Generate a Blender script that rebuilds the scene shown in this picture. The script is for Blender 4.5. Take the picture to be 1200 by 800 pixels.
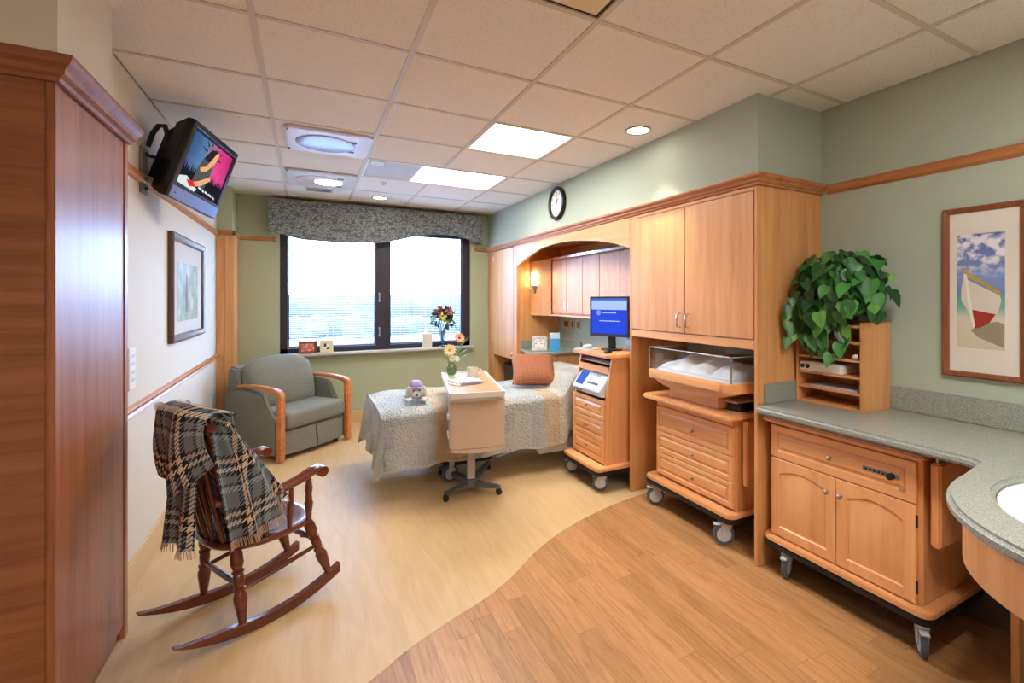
import bpy, bmesh, math, random
from mathutils import Vector, Matrix
random.seed(7)
PI = math.pi
R = math.radians
for o in list(bpy.data.objects): bpy.data.objects.remove(o, do_unlink=True)
scene = bpy.context.scene
C = scene.collection

# ------------------------------------------------------------------ camera
CAM_H = 1.456
cam_d = bpy.data.cameras.new('camera'); cam = bpy.data.objects.new('camera', cam_d); C.objects.link(cam)
cam.location = (0, 0, CAM_H); cam.rotation_euler = (R(90), 0, -0.4978)
cam_d.sensor_width = 36.0; cam_d.lens = 552.6/1200*36
cam_d.shift_x = -(659.8-600)/1200; cam_d.shift_y = -(400-349.9)/1200
cam_d.clip_start = 0.05; cam_d.clip_end = 2000
scene.camera = cam

# ------------------------------------------------------------------ world, sky, exposure
SKY = 20.0
w = bpy.data.worlds.new('sky'); scene.world = w; w.use_nodes = True
bg = w.node_tree.nodes['Background']; bg.inputs[0].default_value = (0.38, 0.60, 1.0, 1); bg.inputs[1].default_value = SKY
scene.view_settings.view_transform = 'Standard'; scene.view_settings.look = 'None'
scene.view_settings.gamma = 1.0; scene.view_settings.exposure = 0.52
scene.view_settings.use_curve_mapping = False
TROFFER = 20.0; REAR_FILL = 25.0; DOWN = 50.0  # the rear value drives the added, unseen fill panels

H = 2.569            # ceiling height
XL, XR, XF = -0.78, 2.71, 2.15
YB = 6.073
XE, YF = -1.75, -2.4   # entry-side wall and wall behind the viewer
# portal so the daylight through the window is sampled well
pl = bpy.data.lights.new('window_portal', 'AREA'); pl.shape = 'RECTANGLE'; pl.size = 2.2; pl.size_y = 1.5; pl.cycles.is_portal = True
po = bpy.data.objects.new('window_portal', pl); C.objects.link(po); po.location = (0.82, 6.3, 1.56); po.rotation_euler = (R(-90), 0, 0)

# ------------------------------------------------------------------ mesh builder
OFF = {}
class MB:
    def __init__(s): s.v=[]; s.f=[]; s.uv=None
    def box(s, x0,x1,y0,y1,z0,z1):
        n=len(s.v)
        s.v += [(x0,y0,z0),(x1,y0,z0),(x1,y1,z0),(x0,y1,z0),(x0,y0,z1),(x1,y0,z1),(x1,y1,z1),(x0,y1,z1)]
        s.f += [tuple(n+i for i in q) for q in ((0,3,2,1),(4,5,6,7),(0,1,5,4),(1,2,6,5),(2,3,7,6),(3,0,4,7))]
        return s
    def prism(s, poly, lo, hi, axis='z'):
        """poly: list of 2D points; axis: extrusion axis. z:(x,y) y:(x,z) x:(y,z)"""
        n=len(s.v); k=len(poly)
        def mk(p,t): return (p[0],p[1],t) if axis=='z' else ((p[0],t,p[1]) if axis=='y' else (t,p[0],p[1]))
        s.v += [mk(p,lo) for p in poly]+[mk(p,hi) for p in poly]
        s.f += [tuple(n+i for i in range(k))[::-1], tuple(n+k+i for i in range(k))]
        s.f += [(n+i,n+(i+1)%k,n+k+(i+1)%k,n+k+i) for i in range(k)]
        return s
    def loft(s, loops, cap0=True, cap1=True):
        n=len(s.v); k=len(loops[0])
        for l in loops: s.v += [tuple(p) for p in l]
        for j in range(len(loops)-1):
            a=n+j*k; b=a+k
            s.f += [(a+i,a+(i+1)%k,b+(i+1)%k,b+i) for i in range(k)]
        if cap0: s.f.append(tuple(n+i for i in range(k))[::-1])
        if cap1: s.f.append(tuple(n+(len(loops)-1)*k+i for i in range(k)))
        return s
    def tube(s, pts, r, seg=10, flat=None, caps=True):
        """sweep a circle (or ellipse: flat=(a,b) factors) along pts; r number or list"""
        pts=[Vector(p) for p in pts]; loops=[]
        rr = r if isinstance(r,(list,tuple)) else [r]*len(pts)
        prev=None
        for i,p in enumerate(pts):
            t=(pts[min(i+1,len(pts)-1)]-pts[max(i-1,0)]).normalized()
            if prev is None:
                u=t.cross(Vector((0,0,1)))
                if u.length<1e-3: u=Vector((1,0,0))
            else: u=prev-t*prev.dot(t)
            u.normalize(); prev=u; v=t.cross(u)
            fa,fb=(flat or (1,1))
            loops.append([p+u*(math.cos(a)*rr[i]*fa)+v*(math.sin(a)*rr[i]*fb) for a in (2*PI*k/seg for k in range(seg))])
        return s.loft(loops,caps,caps)
    def lathe(s, prof, c=(0,0,0), seg=20, axis='z', sx=1, sy=1):
        """prof: list of (r,h)"""
        loops=[]
        for r,h in prof:
            l=[]
            for k in range(seg):
                a=2*PI*k/seg; x=math.cos(a)*max(r,1e-4)*sx; y=math.sin(a)*max(r,1e-4)*sy
                if axis=='z': p=(c[0]+x,c[1]+y,c[2]+h)
                elif axis=='x': p=(c[0]+h,c[1]+x,c[2]+y)
                else: p=(c[0]+y,c[1]+h,c[2]+x)
                l.append(p)
            loops.append(l)
        return s.loft(loops)
    def ball(s, c, r, seg=14, rings=8):
        if not isinstance(r,(list,tuple)): r=(r,r,r)
        loops=[]
        for j in range(rings+1):
            th=PI*j/rings; loops.append([(c[0]+r[0]*max(math.sin(th),.01)*math.cos(2*PI*k/seg), c[1]+r[1]*max(math.sin(th),.01)*math.sin(2*PI*k/seg), c[2]-r[2]*math.cos(th)) for k in range(seg)])
        return s.loft(loops)
    def grid(s, fn, nu, nv, uvf=None):
        """fn(u,v)->point, u,v in 0..1"""
        n=len(s.v)
        if uvf and s.uv is None: s.uv=[(0,0)]*n
        for j in range(nv+1):
            for i in range(nu+1):
                s.v.append(tuple(fn(i/nu,j/nv)))
                if s.uv is not None: s.uv.append(uvf(i/nu,j/nv) if uvf else (0,0))
        for j in range(nv):
            for i in range(nu):
                a=n+j*(nu+1)+i; s.f.append((a,a+1,a+nu+2,a+nu+1))
        return s
    def xf(s, m, start=0):
        for i in range(start,len(s.v)): s.v[i]=tuple(m@Vector(s.v[i]))
        return s
    def mesh(s, name, bevel=0, seg=2, off=None, ang=35, solid=0):
        me=bpy.data.meshes.new(name); me.from_pydata([tuple(v) for v in s.v],[],s.f)
        bm=bmesh.new(); bm.from_mesh(me)
        if s.uv is not None:
            ul=bm.loops.layers.uv.new('UVMap'); bm.verts.ensure_lookup_table()
            for f in bm.faces:
                for l in f.loops: l[ul].uv=s.uv[l.vert.index]
        if solid: 
            bmesh.ops.recalc_face_normals(bm, faces=bm.faces)
            bmesh.ops.solidify(bm, geom=bm.faces[:], thickness=solid)
        else: bmesh.ops.recalc_face_normals(bm, faces=bm.faces)
        if bevel:
            es=[e for e in bm.edges if len(e.link_faces)==2 and e.calc_face_angle(0)>R(40)]
            bmesh.ops.bevel(bm, geom=es, offset=bevel, segments=seg, affect='EDGES', clamp_overlap=True)
        if off is not None: bmesh.ops.translate(bm, verts=bm.verts, vec=-Vector(off))
        for f in bm.faces: f.smooth=True
        bm.to_mesh(me); bm.free()
        me.set_sharp_from_angle(angle=R(ang))
        return me
    def build(s, name, mat, parent=None, bevel=0, seg=2, ang=35, solid=0, kind=None):
        off = OFF.get(parent.name) if parent is not None else None
        me=s.mesh(name,bevel,seg,off,ang,solid)
        o=bpy.data.objects.new(name, me); C.objects.link(o); me.materials.append(mat)
        if parent is not None:
            o.parent=parent
            if off is not None: OFF[o.name]=off
        if kind: o['kind']=kind
        return o

def tag(o, label, cat, group=None):
    o['label']=label; o['category']=cat
    if group: o['group']=group
    return o
def thing(name, label, cat, loc=(0,0,0), rz=0, group=None, world=True):
    """an Empty at the thing's base; world=True: the parts are given in room coordinates"""
    o=bpy.data.objects.new(name,None); C.objects.link(o); o.location=loc; o.rotation_euler=(0,0,rz); o.empty_display_size=.1
    tag(o,label,cat,group)
    if world: OFF[o.name]=Vector(loc)
    return o
def structure(o): o['kind']='structure'; return o
def inst(src, parent, loc, rot=(0,0,0), sc=(1,1,1)):
    c=src.copy(); C.objects.link(c); c.parent=parent; c.location=loc; c.rotation_euler=rot; c.scale=sc; return c
def box(x0,x1,y0,y1,z0,z1): return MB().box(x0,x1,y0,y1,z0,z1)

# ------------------------------------------------------------------ materials
def nmat(name):
    m=bpy.data.materials.new(name); m.use_nodes=True; nt=m.node_tree; b=nt.nodes['Principled BSDF']; return m,nt,b
def lin(c):
    return tuple(((x/255)/12.92 if x/255<=.04045 else ((x/255+.055)/1.055)**2.4) for x in c)+(1,)
def plain(name, rgb, rough=.5, metal=0, spec=.5, coat=0, noise=0, nscale=200):
    m,nt,b=nmat(name); b.inputs['Base Color'].default_value=lin(rgb); b.inputs['Roughness'].default_value=rough
    b.inputs['Metallic'].default_value=metal; b.inputs['Specular IOR Level'].default_value=spec
    if coat: b.inputs['Coat Weight'].default_value=coat; b.inputs['Coat Roughness'].default_value=.15
    if noise:
        tc=nt.nodes.new('ShaderNodeTexCoord'); n=nt.nodes.new('ShaderNodeTexNoise'); n.inputs['Scale'].default_value=nscale; n.inputs['Detail'].default_value=3
        bp=nt.nodes.new('ShaderNodeBump'); bp.inputs['Strength'].default_value=noise; bp.inputs['Distance'].default_value=.004
        nt.links.new(tc.outputs['Object'],n.inputs['Vector']); nt.links.new(n.outputs['Fac'],bp.inputs['Height']); nt.links.new(bp.outputs[0],b.inputs['Normal'])
    return m
def emit(name, rgb, strength):
    m,nt,b=nmat(name); b.inputs['Base Color'].default_value=(0,0,0,1); b.inputs['Emission Color'].default_value=lin(rgb); b.inputs['Emission Strength'].default_value=strength
    b.inputs['Roughness'].default_value=.6; b.inputs['Specular IOR Level'].default_value=.05; return m
def ramp(nt, stops, interp='LINEAR'):
    r=nt.nodes.new('ShaderNodeValToRGB'); r.color_ramp.interpolation=interp; e=r.color_ramp.elements
    while len(e)<len(stops): e.new(.5)
    for i,(p,c) in enumerate(stops): e[i].position=p; e[i].color=lin(c)
    return r
def wood(name, c1, c2, axis='z', scale=1.0, rough=.42, rnd=.12, coat=.05):
    """fine straight grain running along `axis` (object coordinates)"""
    m,nt,b=nmat(name); N=nt.nodes.new; L=nt.links.new
    tc=N('ShaderNodeTexCoord'); oi=N('ShaderNodeObjectInfo'); mp=N('ShaderNodeMapping')
    s=[18*scale]*3; s['xyz'.index(axis)]=1.1*scale; mp.inputs['Scale'].default_value=s
    add=N('ShaderNodeVectorMath'); add.operation='ADD'; mul=N('ShaderNodeVectorMath'); mul.operation='SCALE'; mul.inputs[0].default_value=(13.1,7.7,9.3)
    L(oi.outputs['Random'],mul.inputs['Scale']); L(tc.outputs['Object'],mp.inputs['Vector']); L(mp.outputs[0],add.inputs[0]); L(mul.outputs[0],add.inputs[1])
    n1=N('ShaderNodeTexNoise'); n1.inputs['Scale'].default_value=1.0; n1.inputs['Detail'].default_value=5; n1.inputs['Distortion'].default_value=.8
    n2=N('ShaderNodeTexNoise'); n2.inputs['Scale'].default_value=7.0; n2.inputs['Detail'].default_value=3
    L(add.outputs[0],n1.inputs['Vector']); L(add.outputs[0],n2.inputs['Vector'])
    mx=N('ShaderNodeMath'); mx.operation='MULTIPLY_ADD'; mx.inputs[1].default_value=.35; L(n2.outputs['Fac'],mx.inputs[0]); L(n1.outputs['Fac'],mx.inputs[2])
    r=ramp(nt,[(.42,c2),(.82,c1)]); L(mx.outputs[0],r.inputs['Fac'])
    hs=N('ShaderNodeHueSaturation'); mr=N('ShaderNodeMapRange'); mr.inputs['To Min'].default_value=1-rnd; mr.inputs['To Max'].default_value=1+rnd
    L(oi.outputs['Random'],mr.inputs['Value']); L(mr.outputs[0],hs.inputs['Value']); L(r.outputs[0],hs.inputs['Color']); L(hs.outputs[0],b.inputs['Base Color'])
    b.inputs['Roughness'].default_value=rough; b.inputs['Coat Weight'].default_value=coat; b.inputs['Coat Roughness'].default_value=.2
    bp=N('ShaderNodeBump'); bp.inputs['Strength'].default_value=.06; bp.inputs['Distance'].default_value=.002; L(mx.outputs[0],bp.inputs['Height']); L(bp.outputs[0],b.inputs['Normal'])
    return m
def speckle(name, stops, scale=350, rough=.35, bump=0):
    m,nt,b=nmat(name); N=nt.nodes.new; L=nt.links.new
    tc=N('ShaderNodeTexCoord'); n=N('ShaderNodeTexNoise'); n.inputs['Scale'].default_value=scale; n.inputs['Detail'].default_value=2
    L(tc.outputs['Object'],n.inputs['Vector']); r=ramp(nt,stops); L(n.outputs['Fac'],r.inputs['Fac']); L(r.outputs[0],b.inputs['Base Color']); b.inputs['Roughness'].default_value=rough
    if bump:
        bp=N('ShaderNodeBump'); bp.inputs['Strength'].default_value=bump; bp.inputs['Distance'].default_value=.003; L(n.outputs['Fac'],bp.inputs['Height']); L(bp.outputs[0],b.inputs['Normal'])
    return m
def glass(name, tint=(255,255,255), refl=.08, rough=.02):
    m=bpy.data.materials.new(name); m.use_nodes=True; nt=m.node_tree; nt.nodes.clear(); N=nt.nodes.new; L=nt.links.new
    o=N('ShaderNodeOutputMaterial'); t=N('ShaderNodeBsdfTransparent'); g=N('ShaderNodeBsdfGlossy'); mx=N('ShaderNodeMixShader')
    t.inputs[0].default_value=lin(tint); g.inputs['Roughness'].default_value=rough; mx.inputs[0].default_value=refl
    L(t.outputs[0],mx.inputs[1]); L(g.outputs[0],mx.inputs[2]); L(mx.outputs[0],o.inputs[0]); return m

HONEY1, HONEY2 = (222,162,104), (204,140,82)
M = {}
M['cab_v'] = wood('cabinet_wood_vertical', HONEY1, HONEY2, 'z', 1.0, .42, .05)
M['cab_y'] = wood('cabinet_wood_along_wall', HONEY1, HONEY2, 'y', 1.0, .42, .05)
M['cab_x'] = wood('cabinet_wood_across', HONEY1, HONEY2, 'x', 1.0, .42, .05)
M['maple_y'] = wood('cart_maple_along', (236,174,116), (220,154,98), 'y', .8, .38, .05, .12)
M['maple_v'] = wood('cart_maple_vertical', (236,174,116), (220,154,98), 'z', .8, .38, .05, .12)
M['trim'] = wood('trim_oak', (200,136,84), (166,98,54), 'y', 1.0, .35, .05)
M['trim_x'] = wood('trim_oak_x', (200,136,84), (166,98,54), 'x', 1.0, .35, .05)
M['honey_shade_v'] = wood('wardrobe_cherry', (168,106,68), (136,78,46), 'z', 1.0, .42, .03, .1)  # honey wood darkened, the shade on the wardrobe put into the colour
M['honey_shade_x'] = wood('wardrobe_wood_shaded_x', (156,96,60), (122,68,40), 'x', 1.0, .42, .03, .1)  # same wood a step darker, again with shade in the colour
M['chair_arm'] = wood('loveseat_arm_wood', (214,140,84), (184,104,56), 'y', 1.2, .35, .03)
M['mahog'] = wood('rocker_mahogany', (116,48,28), (74,28,16), 'x', 1.3, .25, .03, .5)
M['sage'] = plain('sage_paint', (176,184,152), .75, noise=.05, nscale=300)
M['sage_r'] = plain('sage_grey_paint', (176,186,168), .75, noise=.05, nscale=300)
M['cream'] = plain('cream_paint', (214,208,194), .62, spec=.3, noise=.05, nscale=300)
M['base'] = plain('baseboard_vinyl', (206,172,122), .5)
M['black'] = plain('black_plastic', (18,18,20), .45)
M['dark'] = plain('dark_rubber', (34,32,32), .7)
M['grey'] = plain('grey_plastic', (120,122,126), .5)
M['tire'] = plain('grey_tire', (84,88,96), .6)
M['lgrey'] = plain('light_grey_plastic', (196,198,200), .45)
M['white'] = plain('white_plastic', (232,230,226), .4)
M['offwhite'] = plain('cream_plastic', (212,188,164), .42)
M['steel'] = plain('brushed_steel', (176,172,166), .3, metal=1)
M['chrome'] = plain('chrome', (205,205,205), .12, metal=1)
M['wframe'] = plain('window_frame_bronze', (46,36,48), .45)
M['interior'] = plain('dark_recess', (58,44,34), .8)
M['solid'] = speckle('grey_solid_surface', [(.35,(112,116,108)),(.5,(146,150,140)),(.68,(184,186,176))], 420, .3)
M['solid_d'] = speckle('sage_grey_laminate', [(.35,(128,136,122)),(.6,(156,164,148))], 300, .4)
M['glass'] = glass('clear_glass')
M['acrylic'] = glass('clear_acrylic', (246,250,252), .10)
M['porcelain'] = plain('white_porcelain', (240,242,248), .15)
M['paper'] = plain('white_paper', (238,236,230), .8)
M['linen'] = plain('white_linen', (236,236,240), .9, noise=.2, nscale=60)
# ------------------------------------------------------------------ the setting: floor
def sheet_mat():
    m,nt,b=nmat('beige_sheet_floor'); N=nt.nodes.new; L=nt.links.new
    tc=N('ShaderNodeTexCoord'); mp=N('ShaderNodeMapping'); mp.inputs['Scale'].default_value=(16,2.2,1); L(tc.outputs['Object'],mp.inputs['Vector'])
    n=N('ShaderNodeTexNoise'); n.inputs['Scale'].default_value=1.2; n.inputs['Detail'].default_value=6; n.inputs['Distortion'].default_value=1.2; L(mp.outputs[0],n.inputs['Vector'])
    r=ramp(nt,[(.28,(199,167,121)),(.5,(206,174,128)),(.72,(211,180,135))]); L(n.outputs['Fac'],r.inputs['Fac']); L(r.outputs[0],b.inputs['Base Color'])
    b.inputs['Roughness'].default_value=.46; b.inputs['Specular IOR Level'].default_value=.3; return m
def plank_mat(name, rnd):
    m,nt,b=nmat(name); N=nt.nodes.new; L=nt.links.new
    tc=N('ShaderNodeTexCoord'); oi=N('ShaderNodeObjectInfo'); mp=N('ShaderNodeMapping'); mp.inputs['Scale'].default_value=(30,2.6,1)
    ml=N('ShaderNodeVectorMath'); ml.operation='SCALE'; ml.inputs[0].default_value=(31,17,5); L(oi.outputs['Random'],ml.inputs['Scale'])
    ad=N('ShaderNodeVectorMath'); L(tc.outputs['Object'],mp.inputs['Vector']); L(mp.outputs[0],ad.inputs[0]); L(ml.outputs[0],ad.inputs[1])
    n=N('ShaderNodeTexNoise'); n.inputs['Scale'].default_value=1.3; n.inputs['Detail'].default_value=7; n.inputs['Distortion'].default_value=1.6; L(ad.outputs[0],n.inputs['Vector'])
    r=ramp(nt,[(.3,(160,112,70)),(.48,(178,130,84)),(.7,(190,142,94))]); L(n.outputs['Fac'],r.inputs['Fac'])
    hs=N('ShaderNodeHueSaturation'); mr=N('ShaderNodeMapRange'); mr.inputs['To Min'].default_value=1-rnd; mr.inputs['To Max'].default_value=1+rnd
    L(oi.outputs['Random'],mr.inputs['Value']); L(mr.outputs[0],hs.inputs['Value']); L(r.outputs[0],hs.inputs['Color']); L(hs.outputs[0],b.inputs['Base Color'])
    b.inputs['Roughness'].default_value=.36; b.inputs['Specular IOR Level'].default_value=.4; return m
M['plank']=plank_mat('oak_plank',.13); M['plank_far']=plank_mat('oak_floor_rest',0)
floor=structure(box(XE,XR,YF,YB,-.12,-.005).build('floor',M['plank_far']))
floor['label']='wood look floor with a curved beige area'
curve=[(XE,1.15),(-1.2,1.38),(-.6,1.62),(-.2,1.79),(.2,1.926),(.341,2.012),(.455,2.068),(.624,2.14),(.74,2.185),(.84,2.235),(.946,2.302),(1.04,2.375),(1.139,2.45),(1.336,2.567),(1.583,2.67),(1.837,2.748),(2.088,2.795),(2.3,2.815),(XR,2.83)]
cs=[]
for i in range(len(curve)-1):                                    # smooth the seam
    p0=curve[max(i-1,0)]; p1=curve[i]; p2=curve[i+1]; p3=curve[min(i+2,len(curve)-1)]
    for k in range(4):
        t=k/4; cs.append(tuple(.5*((2*p1[d])+(-p0[d]+p2[d])*t+(2*p0[d]-5*p1[d]+4*p2[d]-p3[d])*t*t+(-p0[d]+3*p1[d]-3*p2[d]+p3[d])*t**3) for d in (0,1)))
cs.append(curve[-1])
sh=MB(); n=len(cs)
sh.v=[(x,y,0) for x,y in cs]+[(x,YB,0) for x,y in cs]+[(x,y,-.006) for x,y in cs]
for i in range(n-1):
    sh.f.append((i,i+1,n+i+1,n+i)); sh.f.append((i,2*n+i,2*n+i+1,i+1))
sh.build('floor_sheet',sheet_mat(),floor)
def seam(x):
    for i in range(len(cs)-1):
        if cs[i][0]<=x<=cs[i+1][0]: return cs[i][1]+(cs[i+1][1]-cs[i][1])*(x-cs[i][0])/max(cs[i+1][0]-cs[i][0],1e-6)
    return 2.8
sm=MB(); sm.tube([(x,y,-.0005) for x,y in cs[8:]],.0016,6); sm.build('floor_seam',M['offwhite'],floor)
PW=.0955; px=-.3
pmesh={}
while px<XR-.01:
    y=.35-random.random()*.9
    while True:
        L_=random.choice((.75,.9,1.05,1.2)); y1=min(y+L_,2.9)
        if y1>.35 and y<max(seam(min(px,XR)),seam(min(px+PW,XR))):
            k=round(y1-y,3)
            if k not in pmesh:
                pmesh[k]=box(0,PW-.0009,0,k-.0012,-.006,-.001).mesh('plank'); pmesh[k].materials.append(M['plank'])
            o=bpy.data.objects.new('plank',pmesh[k]); C.objects.link(o); o.parent=floor; o.location=(px,y,0)
        y=y1
        if y>=2.89: break
    px+=PW
# ------------------------------------------------------------------ ceiling: grid and lay-in tiles
TX=[-.1896+.6096*i for i in range(-3,6)]; TY=[.9895+.6096*j for j in range(-6,10)]
def tile_mat():
    m,nt,b=nmat('acoustic_tile'); N=nt.nodes.new; L=nt.links.new
    tc=N('ShaderNodeTexCoord'); n=N('ShaderNodeTexNoise'); n.inputs['Scale'].default_value=170; n.inputs['Detail'].default_value=2; L(tc.outputs['Object'],n.inputs['Vector'])
    r=ramp(nt,[(.30,(214,207,195)),(.46,(236,231,222))]); L(n.outputs['Fac'],r.inputs['Fac']); L(r.outputs[0],b.inputs['Base Color']); b.inputs['Roughness'].default_value=.9
    bp=N('ShaderNodeBump'); bp.inputs['Strength'].default_value=.2; bp.inputs['Distance'].default_value=.002; L(n.outputs['Fac'],bp.inputs['Height']); L(bp.outputs[0],b.inputs['Normal']); return m
M['tile']=tile_mat(); M['tbar']=plain('ceiling_grid_paint',(206,196,178),.5)
ceil=structure(box(XE,XR,YF,YB,H+.06,H+.16).build('ceiling',M['cream']))
FIX={(2,3):'troffer',(2,5):'troffer',(0,4):'exam',(0,6):'exam',(1,5):'diffuser',(1,0):'troffer',(2,-2):'troffer',(1,-5):'troffer'}   # cell (i,j), negative j for added unseen fill panels, counted from x=-.19, y=.99
# solid cells taken by fixtures
EXAM1=(-.13,.41,3.47,4.02); EXAM2=(-.165,.40,4.62,5.27)
solid=[(XF,XR,1.745,YB),(XE,-.66,1.91,2.43),(XE,XL,2.72,YB)]
def clip(x0,x1,y0,y1):
    for a,b_,c_,d in solid:
        if x0>=a-.001 and x1<=b_+.001 and y0>=c_-.001 and y1<=d+.001: return None
    return x0,x1,y0,y1
tmesh={}
for i in range(len(TX)):
    for j in range(len(TY)):
        x0=TX[i]; x1=x0+.6096; y0=TY[j]; y1=y0+.6096
        ci,cj=i-3,j-6
        if FIX.get((ci,cj)) in('troffer','diffuser'): continue
        x0=max(x0,XE); x1=min(x1,XR); y0=max(y0,YF); y1=min(y1,YB)
        if x1-x0<.03 or y1-y0<.03: continue
        # trim against the soffits and the left wall
        if y0>=2.72-.31 and x0<XL: x0=XL
        if x1>XF and x0<XF and y0>=1.745-.3: 
            pass
        if not clip(x0,x1,y0,y1): continue
        if x1-x0<.03: continue
        k=(round(x1-x0,3),round(y1-y0,3))
        if k not in tmesh:
            tmesh[k]=box(.008,k[0]-.008,.008,k[1]-.008,.004,.02).mesh('ceiling_tile',bevel=.002,seg=1); tmesh[k].materials.append(M['tile'])
        o=bpy.data.objects.new('ceiling_tile',tmesh[k]); C.objects.link(o); o.parent=ceil; o.location=(x0,y0,H)
for x in TX:
    if XE+.02<x<XR-.02:
        for ya,yb in (((YF,4.037),(4.647,YB)) if abs(x-1.03)<.02 else ((YF,YB),)): box(x-.012,x+.012,ya,yb,H,H+.03).build('ceiling_grid_bar',M['tbar'],ceil)
for y in TY:
    if YF+.02<y<YB-.01: box(XE,XR,y-.012,y+.012,H+.0004,H+.03).build('ceiling_grid_bar',M['tbar'],ceil)
# ------------------------------------------------------------------ walls
structure(box(XR,XR+.14,YF,YB,0,H+.06).build('wall_right',M['sage_r']))
structure(box(XE,XL,2.72,YB,0,H+.06).build('wall_left',M['cream']))
structure(box(XE-.14,XE,YF,YB,0,H+.06).build('wall_entry',M['cream']))
structure(box(XE,XR,YF-.14,YF,0,H+.06).build('wall_front',M['cream']))
structure(box(XF,XR,1.745,YB,2.131,H+.03).build('wall_right_soffit',M['sage_r']))
structure(box(XE,-.66,1.976,2.43,2.199,H+.03).build('wall_left_soffit',M['cream']))
structure(box(XL,-.655,5.705,YB,0,H+.03).build('wall_left_column',M['sage']))
WX0,WX1,WZ0,WZ1=-.262,1.905,.84,2.32
wb=MB(); wb.box(XE,WX0,YB,YB+.2,0,H+.06).box(WX1,XR+.14,YB,YB+.2,0,H+.06).box(WX0,WX1,YB,YB+.2,0,WZ0).box(WX0,WX1,YB,YB+.2,WZ1,H+.06)
structure(wb.build('wall_back',M['sage']))
# mouldings
def rail_profile(t): return [(0,0),(t*.5,.004),(t,.014),(t*.75,.03),(t,.046),(t*.5,.056),(0,.06)]
def rail_y(name,x,sgn,y0,y1,z,mat,t=.022,sc=1.0):
    return structure(MB().prism([(x+sgn*p,z+q*sc) for p,q in rail_profile(t)],y0,y1,'y').build(name,mat,ang=25))
def rail_x(name,y,sgn,x0,x1,z,mat,t=.022,sc=1.0):
    return structure(MB().prism([(y+sgn*p,z+q*sc) for p,q in rail_profile(t)],x0,x1,'x').build(name,mat,ang=25))
rail_y('trim_1',XL,1,2.80,5.70,2.07,M['trim'])
rail_y('trim_2',XL,1,2.72,5.70,.858,M['trim'])
rail_y('trim_3',XR,-1,YF,1.70,2.07,M['trim'])
rail_x('trim_4',YB,-1,-.62,-.30,2.085,M['trim_x'],.022,.75)
rail_x('trim_5',YB,-1,1.96,XF-.005,2.085,M['trim_x'],.022,.75)
# wood pilaster in the window corner
p=structure(box(XL+.001,-.718,5.685,5.7045,0,2.085).build('trim_6',M['cab_v'],bevel=.002))
box(-.714,-.640,5.685,5.7045,0,2.085).build('pilaster_board',M['cab_v'],p,bevel=.002)
box(-.6545,-.636,5.7055,YB-.001,0,2.085).build('pilaster_board',M['cab_v'],p,bevel=.002)
cp=MB(); cp.box(XL+.001,-.625,5.672,5.704,2.085,2.135); cp.box(-.654,-.622,5.672,YB-.001,2.085,2.135); cp.build('pilaster_cap',M['trim_x'],p,bevel=.006)
# baseboards
def baseboard_y(name,x,sgn,y0,y1,mat):
    return structure(MB().prism([(x,0),(x+sgn*.018,0),(x+sgn*.018,.10),(x+sgn*.012,.118),(x+sgn*.012,.128),(x+sgn*.004,.14),(x,.14)],y0,y1,'y').build(name,mat))
baseboard_y('baseboard_left',XL,1,2.72,5.685,M['base'])
structure(MB().prism([(YB,0),(YB-.018,0),(YB-.018,.10),(YB-.012,.118),(YB-.012,.128),(YB-.004,.14),(YB,.14)],-.635,XF-.002,'x').build('baseboard_back',M['base']))
baseboard_y('baseboard_right',XR,-1,YF,1.74,plain('dark_base',(96,84,72),.6))
# ------------------------------------------------------------------ window, sill, blinds
win=structure(MB().box(WX0,WX0+.075,YB+.035,YB+.12,WZ0,WZ1).box(WX1-.10,WX1,YB+.035,YB+.12,WZ0,WZ1).box(WX0,WX1,YB+.035,YB+.12,WZ0,WZ0+.055).box(WX0,WX1,YB+.035,YB+.12,WZ1-.06,WZ1).box(.735,.895,YB+.03,YB+.12,WZ0,WZ1).build('window_1',M['wframe'],bevel=.004))
for x0,x1 in ((WX0+.078,.732),(.898,WX1-.103)):
    fr=MB().box(x0,x0+.012,YB+.055,YB+.10,WZ0+.058,WZ1-.063).box(x1-.012,x1,YB+.055,YB+.10,WZ0+.058,WZ1-.063).box(x0,x1,YB+.055,YB+.10,WZ0+.058,WZ0+.07).box(x0,x1,YB+.055,YB+.10,WZ1-.075,WZ1-.063)
    s_=fr.build('window_sash',M['wframe'],win,bevel=.003)
    box(x0+.008,x1-.008,YB+.072,YB+.078,WZ0+.066,WZ1-.07).build('pane',M['glass'],s_)
for zz in (1.42,1.0):
    h_=MB().box(.765,.785,YB+.012,YB+.03,zz,zz+.02).tube([(.775,YB+.012,zz+.01),(.775,YB+.006,zz+.04),(.775,YB+.008,zz+.10)],.006,8); h_.box(.768,.782,YB+.012,YB+.03,zz+.09,zz+.11); h_.build('window_latch',M['steel'],win)
box(WX0-.02,WX1+.02,5.965,YB+.035,.812,.84).build('window_sill',plain('stone_sill',(196,192,180),.5),win,bevel=.006)
M['slat']=plain('white_blind_slat',(236,240,246),.55)
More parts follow.
